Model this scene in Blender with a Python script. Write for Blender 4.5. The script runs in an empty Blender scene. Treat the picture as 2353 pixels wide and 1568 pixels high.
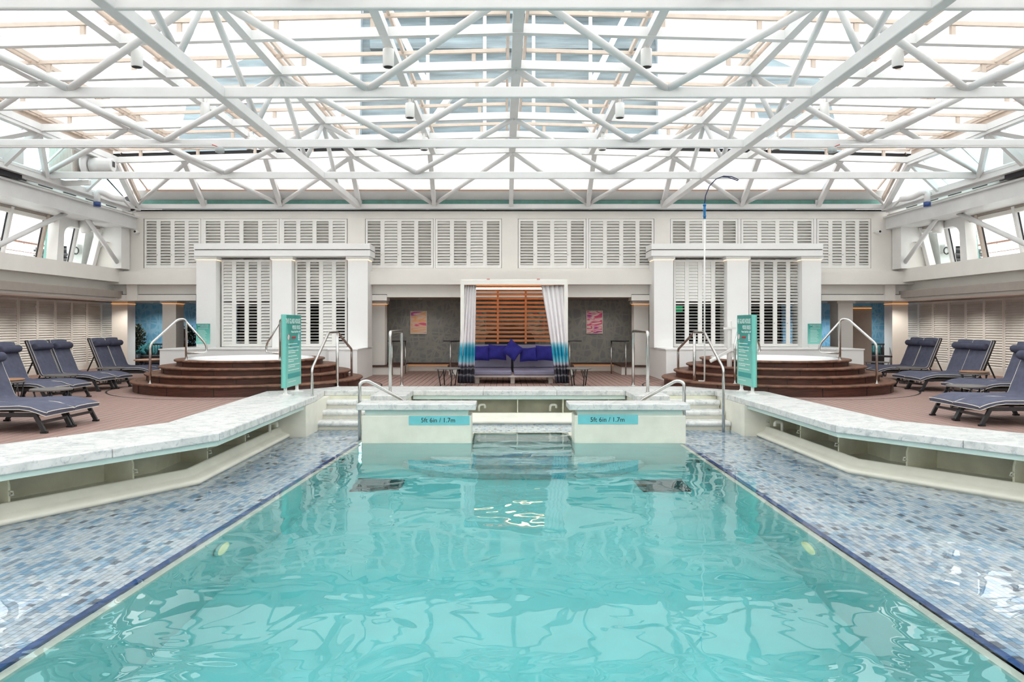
import bpy, math, random
from mathutils import Vector, Matrix
random.seed(7)
R = math.radians
scene = bpy.context.scene
COL = scene.collection

# ------------------------------------------------------------------ camera, sky, exposure
F, CH, CX, HX, HY = 1700.0, 1.4, -0.19, 1158.0, 746.0      # focal length and horizon of a 2353x1568 frame
cam_d = bpy.data.cameras.new('camera'); cam = bpy.data.objects.new('camera', cam_d); COL.objects.link(cam)
cam.location = (CX, 0, CH); cam.rotation_euler = (R(90), 0, 0)
cam_d.sensor_width = 36; cam_d.lens = F / 2353 * 36
cam_d.shift_x = (1176.5 - HX) / 2353; cam_d.shift_y = (HY - 784) / 2353
cam_d.clip_start = .05; cam_d.clip_end = 300
scene.camera = cam
w = bpy.data.worlds.new('overcast_sky'); scene.world = w; w.use_nodes = True
bg = w.node_tree.nodes['Background']; bg.inputs[0].default_value = (1, .99, .985, 1); bg.inputs[1].default_value = 3.1
vs = scene.view_settings
vs.view_transform = 'Standard'; vs.look = 'None'; vs.gamma = 1; vs.use_curve_mapping = False; vs.exposure = 0.0

cy_ = scene.cycles
cy_.max_bounces = 6; cy_.diffuse_bounces = 3; cy_.glossy_bounces = 3; cy_.transmission_bounces = 5; cy_.transparent_max_bounces = 8
cy_.use_adaptive_sampling = True; cy_.adaptive_threshold = .12; cy_.adaptive_min_samples = 16

def PX(px, Y): return (px - HX) / F * Y + CX
def PZ(py, Y): return CH - (py - HY) / F * Y

# ------------------------------------------------------------------ materials
def nmat(name):
    m = bpy.data.materials.new(name); m.use_nodes = True
    nt = m.node_tree; b = nt.nodes['Principled BSDF']
    return m, nt, b
def srgb(r, g, b):
    f = lambda c: (c / 255 / 12.92 if c / 255 <= .04045 else ((c / 255 + .055) / 1.055) ** 2.4)
    return (f(r), f(g), f(b), 1)
def pm(name, col, rough=.5, metal=0, var=.06, scale=6, bump=0, bscale=60, stretch=(1, 1, 1), spec=.5, emit=None, es=0):
    m, nt, b = nmat(name); N = nt.nodes; L = nt.links
    c = srgb(*col); b.inputs['Roughness'].default_value = rough; b.inputs['Metallic'].default_value = metal
    b.inputs['Specular IOR Level'].default_value = spec
    tc = N.new('ShaderNodeTexCoord'); mp = N.new('ShaderNodeMapping'); mp.inputs['Scale'].default_value = stretch
    L.new(tc.outputs['Object'], mp.inputs[0])
    if var > 0:
        t = N.new('ShaderNodeTexNoise'); t.inputs['Scale'].default_value = scale; t.inputs['Detail'].default_value = 4
        L.new(mp.outputs[0], t.inputs[0])
        rp = N.new('ShaderNodeValToRGB'); e = rp.color_ramp.elements
        e[0].position = .3; e[1].position = .7
        e[0].color = tuple(max(0, x * (1 - var * 1.6)) for x in c[:3]) + (1,)
        e[1].color = tuple(min(1, x * (1 + var)) for x in c[:3]) + (1,)
        L.new(t.outputs['Fac'], rp.inputs[0]); L.new(rp.outputs[0], b.inputs['Base Color'])
    else:
        b.inputs['Base Color'].default_value = c
    if bump > 0:
        t2 = N.new('ShaderNodeTexNoise'); t2.inputs['Scale'].default_value = bscale; L.new(mp.outputs[0], t2.inputs[0])
        bp = N.new('ShaderNodeBump'); bp.inputs['Strength'].default_value = bump; bp.inputs['Distance'].default_value = .01
        L.new(t2.outputs['Fac'], bp.inputs['Height']); L.new(bp.outputs[0], b.inputs['Normal'])
    if emit:
        b.inputs['Emission Color'].default_value = srgb(*emit); b.inputs['Emission Strength'].default_value = es
    return m

M = {}
M['white'] = pm('white_paint', (236, 234, 231), .45, var=.02, scale=3)
M['steel_white'] = pm('white_steel_paint', (228, 227, 226), .38, var=.03, scale=2.5)
M['wall'] = pm('warm_white_panel', (238, 234, 227), .55, var=.02, scale=2)
M['pav'] = pm('bright_white_panel', (247, 246, 244), .5, var=.012, scale=2)
M['shutter'] = pm('shutter_white', (245, 243, 238), .45, var=.02, scale=4)
M['soffit'] = pm('soffit_taupe', (165, 155, 146), .7, var=.03)
M['cream'] = pm('cream_glazing_bar', (204, 188, 174), .5, var=.06, scale=5)
M['black'] = pm('black_gap', (26, 26, 28), .6, var=.05)
M['rubber'] = pm('dark_rubber', (44, 42, 46), .7, var=.1)
M['poolcream'] = pm('cream_gutter_paint', (238, 236, 221), .35, var=.05, scale=3, bump=.05)
M['recess'] = pm('olive_recess_paint', (224, 222, 198), .45, var=.08, scale=4)
M['poolwall'] = pm('pool_wall_paint', (182, 230, 225), .4, var=.04, scale=2)
M['steel'] = pm('brushed_stainless', (205, 203, 200), .2, 1, var=.05, scale=30, stretch=(1, 1, .2))
M['chrome'] = pm('polished_stainless', (225, 224, 222), .12, 1, var=.02)
M['darkmetal'] = pm('charcoal_metal', (62, 61, 63), .4, .3, var=.08)
M['tabletop'] = pm('grey_table_top', (120, 116, 114), .45, var=.06)
M['tantray'] = pm('tan_tray', (178, 134, 104), .5, var=.08, stretch=(1, 8, 1))
M['cushion'] = pm('slate_blue_canvas', (96, 98, 116), .85, var=.1, scale=9, bump=.15, bscale=90, spec=.2)
M['bolster'] = pm('dark_slate_canvas', (82, 84, 102), .85, var=.08, scale=9, bump=.15, bscale=90, spec=.2)
M['piping'] = pm('ivory_piping', (224, 219, 206), .7, var=.03)
M['sofa'] = pm('grey_violet_vinyl', (126, 123, 146), .5, var=.06, scale=4)
M['pillow'] = pm('navy_cotton', (54, 52, 132), .9, var=.12, scale=7, bump=.3, bscale=14, spec=.1)
M['cedar'] = pm('cedar_slat', (208, 130, 76), .5, var=.22, scale=5, stretch=(1, 8, 12))
M['wood'] = pm('dark_ipe', (84, 46, 34), .5, var=.35, scale=4, stretch=(1, 1, 14), bump=.12, bscale=30)
M['woodtop'] = pm('tan_ipe', (122, 84, 64), .55, var=.35, scale=7, stretch=(1, 1, 1), bump=.15, bscale=40)  # treads a lighter brown than the risers
M['plank'] = pm('brown_composite_deck', (160, 131, 122), .62, var=.1, scale=3, stretch=(9, .6, 1), bump=.1, bscale=60)
M['plankgap'] = pm('dark_deck_bed', (40, 32, 30), .8, var=.1)
M['brown'] = pm('brown_skirting', (84, 52, 40), .5, var=.15)
M['teal'] = pm('teal_tinted_band', (92, 150, 138), .25, var=.08)
M['tub'] = pm('white_acrylic', (246, 246, 246), .15, var=0)
M['sign'] = pm('sign_teal', (92, 182, 170), .35, var=0)
M['signedge'] = pm('sign_edge_mint', (120, 200, 188), .25, .1, var=0)
M['signdark'] = pm('sign_dark_teal', (62, 154, 144), .35, var=0)
M['signmid'] = pm('sign_mid_teal', (70, 168, 166), .35, var=0)
M['print'] = pm('white_print', (240, 246, 244), .5, var=0)
M['redprint'] = pm('red_print', (176, 22, 44), .5, var=0)
M['decal'] = pm('aqua_decal', (122, 208, 214), .3, var=.04)
M['ink'] = pm('black_ink', (18, 22, 24), .5, var=0)
M['bluetrim'] = pm('cobalt_edge_tile', (52, 92, 150), .2, var=.25, scale=14)
M['stain'] = pm('grate_grey', (122, 136, 134), .4, .2, var=.1)
M['leaf'] = pm('dark_leaf', (44, 56, 38), .5, var=.3)
M['pot'] = pm('black_planter', (40, 42, 46), .5, var=.1)
M['tealcush'] = pm('teal_pattern_cushion', (72, 150, 158), .8, var=.5, scale=40)
M['bluegrip'] = pm('blue_plastic', (30, 120, 180), .4, var=.05)
M['navyplastic'] = pm('navy_plastic', (40, 66, 124), .4, var=.08)
M['cable'] = pm('dark_blue_cable', (40, 52, 88), .4, var=0)
M['redcable'] = pm('red_cable', (190, 60, 40), .5, var=0)
M['greybox'] = pm('grey_junction', (170, 176, 176), .4, var=.05)
M['box'] = pm('brushed_cabinet', (196, 186, 178), .4, 0, var=.08, stretch=(6, 6, 1))
M['funnel'] = pm('funnel_grey_blue', (132, 148, 154), .6, var=.25, scale=.6, stretch=(1, 1, 8))
M['funnelpale'] = pm('funnel_pale_panel', (186, 198, 206), .6, var=.05)
M['darktone'] = pm('dark_blue_grey', (38, 44, 50), .3, var=.2, scale=1.5)  # recess shade put into the wall colour; also the booth's own tone
M['led'] = pm('warm_led', (255, 190, 110), .5, var=0, emit=(255, 176, 92), es=1.1)
M['ledsoft'] = pm('warm_tube_light', (255, 236, 210), .5, var=0, emit=(255, 226, 190), es=1.0)
M['tubelight'] = pm('cabana_tube_light', (255, 236, 210), .5, var=0, emit=(255, 214, 160), es=7)
M['poolglow'] = pm('pool_glow_disc', (255, 240, 200), .3, var=0, emit=(255, 232, 150), es=.35)  # weakly emissive yellow for the round discs in the pool walls
M['ext'] = pm('exterior_white', (226, 230, 226), .5, var=.05)
M['handrailwood'] = pm('teak_handrail', (140, 98, 76), .5, var=.1)
M['stack'] = pm('stacked_lounger_grey', (92, 104, 112), .8, var=.2)

def marble():
    m, nt, b = nmat('white_marble'); N = nt.nodes; L = nt.links
    tc = N.new('ShaderNodeTexCoord')
    a = N.new('ShaderNodeTexNoise'); a.inputs['Scale'].default_value = 11; a.inputs['Detail'].default_value = 8; a.inputs['Roughness'].default_value = .7; a.inputs['Distortion'].default_value = 1.2
    c = N.new('ShaderNodeTexNoise'); c.inputs['Scale'].default_value = 3.2; c.inputs['Detail'].default_value = 5; c.inputs['Distortion'].default_value = 2
    L.new(tc.outputs['Object'], a.inputs[0]); L.new(tc.outputs['Object'], c.inputs[0])
    r1 = N.new('ShaderNodeValToRGB'); e = r1.color_ramp.elements
    e[0].position = .30; e[0].color = srgb(168, 174, 178); e[1].position = .47; e[1].color = srgb(226, 226, 223)
    r2 = N.new('ShaderNodeValToRGB'); e = r2.color_ramp.elements
    e[0].position = .36; e[0].color = srgb(222, 225, 226); e[1].position = .52; e[1].color = (1, 1, 1, 1)
    mx = N.new('ShaderNodeMix'); mx.data_type = 'RGBA'; mx.blend_type = 'MULTIPLY'; mx.inputs['Factor'].default_value = .8
    L.new(a.outputs['Fac'], r1.inputs[0]); L.new(c.outputs['Fac'], r2.inputs[0])
    L.new(r1.outputs[0], mx.inputs['A']); L.new(r2.outputs[0], mx.inputs['B']); L.new(mx.outputs['Result'], b.inputs['Base Color'])
    b.inputs['Roughness'].default_value = .35
    return m
M['marble'] = marble()

def wallpaper(name, base, line):
    m, nt, b = nmat(name); N = nt.nodes; L = nt.links
    tc = N.new('ShaderNodeTexCoord'); out = None
    for k, (rot, sc) in enumerate(((.5, (3.4, 1, .9)), (-.7, (1.0, 1, 2.6)), (1.2, (2.2, 1, 1.2)))):
        mp = N.new('ShaderNodeMapping'); mp.inputs['Rotation'].default_value = (0, rot, 0); mp.inputs['Scale'].default_value = sc
        L.new(tc.outputs['Object'], mp.inputs[0])
        v = N.new('ShaderNodeTexVoronoi'); v.feature = 'DISTANCE_TO_EDGE'; v.inputs['Scale'].default_value = 1.5
        L.new(mp.outputs[0], v.inputs['Vector'])
        r = N.new('ShaderNodeValToRGB'); e = r.color_ramp.elements
        e[0].position = .02; e[0].color = (1, 1, 1, 1); e[1].position = .09; e[1].color = (0, 0, 0, 1)
        L.new(v.outputs['Distance'], r.inputs[0])
        if out is None: out = r.outputs[0]
        else:
            mx = N.new('ShaderNodeMath'); mx.operation = 'MAXIMUM'; L.new(out, mx.inputs[0]); L.new(r.outputs[0], mx.inputs[1]); out = mx.outputs[0]
    nz = N.new('ShaderNodeTexNoise'); nz.inputs['Scale'].default_value = 2.5; L.new(tc.outputs['Object'], nz.inputs[0])
    mu = N.new('ShaderNodeMath'); mu.operation = 'MULTIPLY'; mu.use_clamp = True; L.new(out, mu.inputs[0]); L.new(nz.outputs['Fac'], mu.inputs[1])
    m2 = N.new('ShaderNodeMath'); m2.operation = 'MULTIPLY'; m2.inputs[1].default_value = .75; L.new(mu.outputs[0], m2.inputs[0]); mu = m2
    mix = N.new('ShaderNodeMix'); mix.data_type = 'RGBA'; L.new(mu.outputs[0], mix.inputs['Factor'])
    mix.inputs['A'].default_value = srgb(*base); mix.inputs['B'].default_value = srgb(*line)
    L.new(mix.outputs['Result'], b.inputs['Base Color']); b.inputs['Roughness'].default_value = .7
    return m
M['greypaper'] = wallpaper('grey_leaf_wallpaper', (138, 140, 138), (184, 178, 164))
M['bluepaper'] = wallpaper('blue_leaf_wallpaper', (104, 168, 206), (168, 210, 232))

def art(name, stops, scale, rot):
    m, nt, b = nmat(name); N = nt.nodes; L = nt.links
    tc = N.new('ShaderNodeTexCoord'); mp = N.new('ShaderNodeMapping'); mp.inputs['Scale'].default_value = (1.4, 1, 5); mp.inputs['Location'].default_value = (rot, 0, rot * 2)
    L.new(tc.outputs['Object'], mp.inputs[0])
    t = N.new('ShaderNodeTexNoise'); t.inputs['Scale'].default_value = scale; t.inputs['Detail'].default_value = 1.5; t.inputs['Distortion'].default_value = .6
    L.new(mp.outputs[0], t.inputs[0])
    r = N.new('ShaderNodeValToRGB'); r.color_ramp.interpolation = 'EASE'
    e = r.color_ramp.elements
    e[0].position, e[1].position = stops[0][0], stops[-1][0]; e[0].color, e[1].color = srgb(*stops[0][1]), srgb(*stops[-1][1])
    for p, c in stops[1:-1]:
        k = e.new(p); k.color = srgb(*c)
    L.new(t.outputs['Fac'], r.inputs[0]); L.new(r.outputs[0], b.inputs['Base Color']); b.inputs['Roughness'].default_value = .6
    return m
M['art_orange'] = art('pink_orange_print', [(.3, (206, 92, 164)), (.42, (232, 206, 186)), (.5, (244, 176, 120)), (.58, (236, 200, 180)), (.68, (232, 100, 130))], 1.3, .3)
M['art_pink'] = art('magenta_print', [(.3, (196, 40, 150)), (.42, (238, 214, 206)), (.5, (226, 56, 120)), (.56, (240, 210, 206)), (.7, (206, 60, 160))], 1.4, 2.2)
M['art_teal'] = art('teal_print', [(.3, (30, 120, 140)), (.45, (214, 220, 214)), (.55, (60, 150, 150)), (.7, (220, 120, 130))], 1.5, 4.2)

def curtain_mat():
    m, nt, b = nmat('dip_dyed_curtain'); N = nt.nodes; L = nt.links
    tc = N.new('ShaderNodeTexCoord'); sp = N.new('ShaderNodeSeparateXYZ'); L.new(tc.outputs['Object'], sp.inputs[0])
    nz = N.new('ShaderNodeTexNoise'); nz.inputs['Scale'].default_value = 9; L.new(tc.outputs['Object'], nz.inputs[0])
    ma = N.new('ShaderNodeMath'); ma.operation = 'MULTIPLY_ADD'; ma.inputs[1].default_value = .08; L.new(nz.outputs['Fac'], ma.inputs[0]); L.new(sp.outputs['Z'], ma.inputs[2])
    dv = N.new('ShaderNodeMath'); dv.operation = 'DIVIDE'; dv.inputs[1].default_value = 2.4; L.new(ma.outputs[0], dv.inputs[0])
    r = N.new('ShaderNodeValToRGB'); e = r.color_ramp.elements
    st = [(0, (62, 60, 68)), (.10, (66, 64, 72)), (.115, (150, 148, 154)), (.125, (64, 62, 70)), (.165, (60, 58, 66)), (.178, (140, 138, 146)), (.19, (64, 62, 70)), (.2, (82, 78, 90)), (.222, (190, 180, 192)),
          (.245, (120, 196, 210)), (.31, (46, 150, 180)), (.375, (70, 164, 190)), (.41, (150, 200, 214)), (.435, (236, 230, 232)), (1, (240, 236, 236))]
    e[0].position, e[1].position = 0, 1; e[0].color = srgb(*st[0][1]); e[1].color = srgb(*st[-1][1])
    for p, c in st[1:-1]:
        k = e.new(p); k.color = srgb(*c)
    L.new(dv.outputs[0], r.inputs[0]); L.new(r.outputs[0], b.inputs['Base Color']); b.inputs['Roughness'].default_value = .85
    b.inputs['Specular IOR Level'].default_value = .1
    return m
M['curtain'] = curtain_mat()

def sign_mat():
    m, nt, b = nmat('sign_gradient_teal'); N = nt.nodes; L = nt.links
    tc = N.new('ShaderNodeTexCoord'); sp = N.new('ShaderNodeSeparateXYZ'); L.new(tc.outputs['Generated'], sp.inputs[0])
    r = N.new('ShaderNodeValToRGB'); e = r.color_ramp.elements
    e[0].position = .05; e[0].color = srgb(142, 212, 200); e[1].position = .95; e[1].color = srgb(70, 170, 158)
    L.new(sp.outputs['Z'], r.inputs[0]); L.new(r.outputs[0], b.inputs['Base Color']); b.inputs['Roughness'].default_value = .35
    return m
M['signface'] = sign_mat()

def glass(name, tint, refl=.08):
    m, nt, b = nmat(name); N = nt.nodes; L = nt.links; N.remove(b)
    t = N.new('ShaderNodeBsdfTransparent'); t.inputs[0].default_value = tint
    g = N.new('ShaderNodeBsdfGlossy'); g.inputs['Roughness'].default_value = .03
    mx = N.new('ShaderNodeMixShader'); mx.inputs[0].default_value = refl; L.new(t.outputs[0], mx.inputs[1]); L.new(g.outputs[0], mx.inputs[2])
    L.new(mx.outputs[0], N['Material Output'].inputs[0])
    return m
M['glass'] = glass('clear_roof_glass', (.9, .94, .95, 1))
M['glasstint'] = glass('aqua_side_glass', (.62, .86, .88, 1))
M['glassmint'] = pm('frosted_mint_fascia', (206, 226, 218), .25, var=.03)
def milky():
    m, nt, b = nmat('milky_roof_panel'); N = nt.nodes; L = nt.links; N.remove(b)
    t = N.new('ShaderNodeBsdfTranslucent'); t.inputs[0].default_value = (.56, .55, .545, 1)
    d = N.new('ShaderNodeBsdfTransparent'); d.inputs[0].default_value = (.93, .93, .92, 1)
    mx = N.new('ShaderNodeMixShader'); mx.inputs[0].default_value = .05
    L.new(t.outputs[0], mx.inputs[1]); L.new(d.outputs[0], mx.inputs[2]); L.new(mx.outputs[0], N['Material Output'].inputs[0])
    return m
M['milky'] = milky()

def water(name, dens, bump, ior=1.33):
    m, nt, b = nmat(name); N = nt.nodes; L = nt.links; N.remove(b)
    g = N.new('ShaderNodeBsdfGlass'); g.inputs['IOR'].default_value = ior; g.inputs['Roughness'].default_value = 0
    tc = N.new('ShaderNodeTexCoord')
    t = N.new('ShaderNodeTexNoise'); t.inputs['Scale'].default_value = 1.5; t.inputs['Detail'].default_value = 2.2; t.inputs['Roughness'].default_value = .42; t.inputs['Distortion'].default_value = .5
    L.new(tc.outputs['Object'], t.inputs[0])
    bp = N.new('ShaderNodeBump'); bp.inputs['Strength'].default_value = bump; bp.inputs['Distance'].default_value = .08
    L.new(t.outputs['Fac'], bp.inputs['Height']); L.new(bp.outputs[0], g.inputs['Normal'])
    L.new(g.outputs[0], N['Material Output'].inputs[0])
    if dens > 0:
        va = N.new('ShaderNodeVolumeAbsorption'); va.inputs['Density'].default_value = dens; va.inputs[0].default_value = (.0, .84, .90, 1)
        L.new(va.outputs[0], N['Material Output'].inputs['Volume'])
    return m
M['water'] = water('pool_water', .235, .2)
TILES = [pm('tile_%s' % n, c, .22, var=.14, scale=18, spec=.6) for n, c in (
    ('pale', (220, 230, 236)), ('mist', (204, 220, 232)), ('sky', (176, 205, 226)), ('blue', (140, 180, 210)), ('steel', (154, 172, 190)), ('slate', (116, 126, 140)))]
TW = [.36, .27, .17, .10, .06, .04]

# ------------------------------------------------------------------ mesh helpers
WLOC = {}
def wl(o): return WLOC.get(o.name, Vector((0, 0, 0))) if o else Vector((0, 0, 0))
def setp(o, label=None, cat=None, group=None, kind=None):
    if label: o['label'] = label
    if cat: o['category'] = cat
    if group: o['group'] = group
    if kind: o['kind'] = kind
    return o
def empty(name, loc=(0, 0, 0), label=None, cat=None, group=None, kind=None, parent=None):
    o = bpy.data.objects.new(name, None); COL.objects.link(o)
    o.empty_display_size = .1
    o.location = Vector(loc) - wl(parent); WLOC[o.name] = Vector(loc)
    if parent: o.parent = parent
    return setp(o, label, cat, group, kind)
def inst(name, me, parent, loc=(0, 0, 0), rot=(0, 0, 0)):
    """shared mesh, loc is a world point"""
    o = bpy.data.objects.new(name, me); COL.objects.link(o)
    o.location = Vector(loc) - wl(parent); o.rotation_euler = rot; WLOC[o.name] = Vector(loc)
    if parent: o.parent = parent
    return o
def copy_tree(o, parent=None):
    c = o.copy(); COL.objects.link(c); c.parent = parent
    for ch in o.children: copy_tree(ch, c)
    return c

class MB:
    def __init__(s): s.v = []; s.f = []; s.m = []; s.mi = 0; s.sm = []; s.smooth = False
    def add(s, vs_, fs_):
        b = len(s.v); s.v += [tuple(x) for x in vs_]
        for f in fs_: s.f.append(tuple(i + b for i in f)); s.m.append(s.mi); s.sm.append(s.smooth)
        return s
    def box(s, x0, x1, y0, y1, z0, z1):
        v = [(x0, y0, z0), (x1, y0, z0), (x1, y1, z0), (x0, y1, z0), (x0, y0, z1), (x1, y0, z1), (x1, y1, z1), (x0, y1, z1)]
        return s.add(v, [(0, 3, 2, 1), (4, 5, 6, 7), (0, 1, 5, 4), (1, 2, 6, 5), (2, 3, 7, 6), (3, 0, 4, 7)])
    def bar(s, p, q, w, h=None, up=(0, 0, 1)):
        h = h or w; p = Vector(p); q = Vector(q); d = (q - p).normalized(); up = Vector(up)
        if abs(d.dot(up)) > .98: up = Vector((1, 0, 0)) if abs(d.x) < .9 else Vector((0, 1, 0))
        a = d.cross(up).normalized() * (w / 2); b = a.cross(d).normalized() * (h / 2)
        v = [p - a - b, p + a - b, p + a + b, p - a + b, q - a - b, q + a - b, q + a + b, q - a + b]
        return s.add(v, [(3, 2, 1, 0), (4, 5, 6, 7), (0, 1, 5, 4), (1, 2, 6, 5), (2, 3, 7, 6), (3, 0, 4, 7)])
    def tube(s, pts, r, n=8, cap=True, closed=False):
        pts = [Vector(p) for p in pts]; k = len(pts); rings = []; sm = s.smooth; s.smooth = True
        ref = None; vs_ = []; fs_ = []
        for i in range(k):
            if closed: t = (pts[(i + 1) % k] - pts[i - 1]).normalized()
            else: t = (pts[min(i + 1, k - 1)] - pts[max(i - 1, 0)]).normalized()
            if ref is None:
                ref = Vector((0, 0, 1)) if abs(t.z) < .9 else Vector((1, 0, 0))
            a = (ref - t * ref.dot(t)).normalized(); b = t.cross(a); ref = a
            rr = r[i] if isinstance(r, (list, tuple)) else r
            for j in range(n):
                an = 2 * math.pi * j / n
                vs_.append(pts[i] + a * math.cos(an) * rr + b * math.sin(an) * rr)
        for i in range(k if closed else k - 1):
            i2 = (i + 1) % k
            for j in range(n):
                j2 = (j + 1) % n
                fs_.append((i * n + j, i * n + j2, i2 * n + j2, i2 * n + j))
        s.add(vs_, fs_); s.smooth = False
        if cap and not closed:
            b = len(s.v) - len(vs_)
            s.f.append(tuple(b + j for j in reversed(range(n)))); s.m.append(s.mi); s.sm.append(False)
            s.f.append(tuple(b + (k - 1) * n + j for j in range(n))); s.m.append(s.mi); s.sm.append(False)
        s.smooth = sm
        return s
    def prism(s, poly, z0, z1):
        n = len(poly); v = [(x, y, z0) for x, y in poly] + [(x, y, z1) for x, y in poly]
        return s.add(v, [tuple(reversed(range(n))), tuple(range(n, 2 * n))] + [(i, (i + 1) % n, n + (i + 1) % n, n + i) for i in range(n)])
    def lathe(s, prof, c=(0, 0, 0), n=24, axis='z', caps=True):
        vs_ = []; fs_ = []; k = len(prof); sm = s.smooth
        for r, h in prof:
            for j in range(n):
                a = 2 * math.pi * j / n; x, y = math.cos(a) * r, math.sin(a) * r
                p = (x, y, h) if axis == 'z' else ((h, x, y) if axis == 'x' else (y, h, x))
                vs_.append((c[0] + p[0], c[1] + p[1], c[2] + p[2]))
        for i in range(k - 1):
            for j in range(n):
                fs_.append((i * n + j, i * n + (j + 1) % n, (i + 1) * n + (j + 1) % n, (i + 1) * n + j))
        s.smooth = True; s.add(vs_, fs_); s.smooth = False
        if caps:
            b = len(s.v) - len(vs_)
            s.f.append(tuple(b + j for j in reversed(range(n)))); s.m.append(s.mi); s.sm.append(False)
            s.f.append(tuple(b + (k - 1) * n + j for j in range(n))); s.m.append(s.mi); s.sm.append(False)
        s.smooth = sm
        return s
    def grid(s, fn, nu, nv):
        vs_ = [fn(i / nu, j / nv) for j in range(nv + 1) for i in range(nu + 1)]
        s.add(vs_, [(j * (nu + 1) + i, j * (nu + 1) + i + 1, (j + 1) * (nu + 1) + i + 1, (j + 1) * (nu + 1) + i) for j in range(nv) for i in range(nu)])
        return s
    def loft(s, lines, closed=False):
        n = len(lines[0]); b = []
        for l in lines: b += list(l)
        k = len(lines)
        s.add(b, [(i * n + j, i * n + j + 1, ((i + 1) % k) * n + j + 1, ((i + 1) % k) * n + j) for i in range(k if closed else k - 1) for j in range(n - 1)])
        return s
    def mesh(s, name, mats, off=(0, 0, 0)):
        me = bpy.data.meshes.new(name); o = Vector(off)
        me.from_pydata([tuple(Vector(v) - o) for v in s.v], [], s.f)
        for m in (mats if isinstance(mats, (list, tuple)) else [mats]): me.materials.append(m)
        me.polygons.foreach_set('material_index', s.m)
        me.polygons.foreach_set('use_smooth', s.sm)
        me.update(); return me
    def build(s, name, mats, parent=None, origin=None, **kw):
        off = Vector(origin) if origin is not None else (wl(parent) if parent else Vector((0, 0, 0)))
        me = s.mesh(name, mats, off)
        o = bpy.data.objects.new(name, me); COL.objects.link(o)
        o.location = off - wl(parent); WLOC[o.name] = off
        if parent: o.parent = parent
        return setp(o, **kw)
def fillet(pts, rad, k=5, closed=False):
    pts = [Vector(p) for p in pts]; out = []
    for i, p in enumerate(pts):
        if not closed and (i == 0 or i == len(pts) - 1): out.append(p); continue
        a = pts[i - 1]; b = pts[(i + 1) % len(pts)]
        r = min(rad, (a - p).length * .48, (b - p).length * .48)
        pa = p + (a - p).normalized() * r; pb = p + (b - p).normalized() * r
        for j in range(k + 1):
            t = j / k; out.append(pa * (1 - t) ** 2 + p * 2 * t * (1 - t) + pb * t * t)
    return out
def B(*a): return MB().box(*a)
def bevel(o, wd=.01, seg=2):
    m = o.modifiers.new('edge', 'BEVEL'); m.width = wd; m.segments = seg; m.limit_method = 'ANGLE'; m.angle_limit = R(40)
    return o
def text(name, body, size, loc, rot, mat, parent, ext=.0008, align='LEFT', sx=1.0):
    cu = bpy.data.curves.new(name, 'FONT'); cu.body = body; cu.size = size; cu.extrude = ext; cu.align_x = align; cu.align_y = 'BOTTOM_BASELINE'
    cu.resolution_u = 3
    cu.materials.append(mat)
    tmp = bpy.data.objects.new(name, cu); COL.objects.link(tmp)
    bpy.context.view_layer.update()
    me = bpy.data.meshes.new_from_object(tmp.evaluated_get(bpy.context.evaluated_depsgraph_get()))
    COL.objects.unlink(tmp); bpy.data.objects.remove(tmp)
    o = bpy.data.objects.new(name, me); COL.objects.link(o)
    o.location = Vector(loc) - wl(parent); o.rotation_euler = rot; o.scale = (sx, 1, 1)
    if parent: o.parent = parent
    return o
SIDE = {-1: 'left', 1: 'right'}
# ================================================================== the pool
WZ = -.54                                   # water level; the deck is 0
LIN = [(-8.43, 1), (-3.6, 8.88), (-3.6, 13.3)]
RIN = [(10.35, 1), (4.09, 9.57), (3.98, 13.4)]
def XL(y): return -2.57 - .0603 * (12 - y)
def XR(y): return 2.73
def off(pl, d):                              # miter offset of a polyline, d away from the pool (pool lies between the two lines)
    s = -1 if pl[0][0] < 0 else 1
    P = [Vector((x, y, 0)) for x, y in pl]; out = []
    for i, p in enumerate(P):
        ns = []
        if i > 0: t = (p - P[i - 1]).normalized(); ns.append(Vector((t.y, -t.x, 0)) * (1 if s > 0 else -1))
        if i < len(P) - 1: t = (P[i + 1] - p).normalized(); ns.append(Vector((t.y, -t.x, 0)) * (1 if s > 0 else -1))
        n = sum(ns, Vector()).normalized(); k = d / max(.3, n.dot(ns[0]))
        out.append((p.x + n.x * k, p.y + n.y * k))
    return out
def sweep(mb, pl, prof, closed=False):
    lines = []
    for d, z in prof: lines.append([(x, y, z) for x, y in off(pl, d)])
    mb.loft(lines, closed); return mb

basin = empty('pool_basin', (0, 6, -2.24), kind='structure', label='sunken turquoise swimming pool basin under the water')
FL = -2.24
yn = 1.4
mb = MB(); mb.add([(XL(yn) - .01, yn, FL), (XR(yn) + .01, yn, FL), (XR(12) + .01, 12.2, FL), (XL(12) - .01, 12.2, FL)], [(0, 1, 2, 3)])
mb.build('pool_floor', M['poolwall'], basin)
mb = MB(); mb.add([(XL(yn), yn, FL), (XL(12.1), 12.1, FL), (XL(12.1), 12.1, -.575), (XL(yn), yn, -.575)], [(0, 1, 2, 3)]); mb.build('pool_side', M['poolwall'], basin)
mb = MB(); mb.add([(XR(yn), yn, FL), (XR(12.1), 12.1, FL), (XR(12.1), 12.1, -.575), (XR(yn), yn, -.575)], [(3, 2, 1, 0)]); mb.build('pool_side', M['poolwall'], basin)
mb = MB(); mb.add([(XL(yn), yn, FL), (XR(yn), yn, FL), (XR(yn), yn, -.575), (XL(yn), yn, -.575)], [(3, 2, 1, 0)]); mb.build('pool_end', M['poolwall'], basin)
mb = MB(); NL, NR = -.724, .963
mb.add([(NL, 12.1, FL), (NL, 13.3, FL), (NL, 13.3, -.575), (NL, 12.1, -.575)], [(0, 1, 2, 3)])
mb.add([(NR, 12.1, FL), (NR, 13.3, FL), (NR, 13.3, -.575), (NR, 12.1, -.575)], [(3, 2, 1, 0)])
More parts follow.
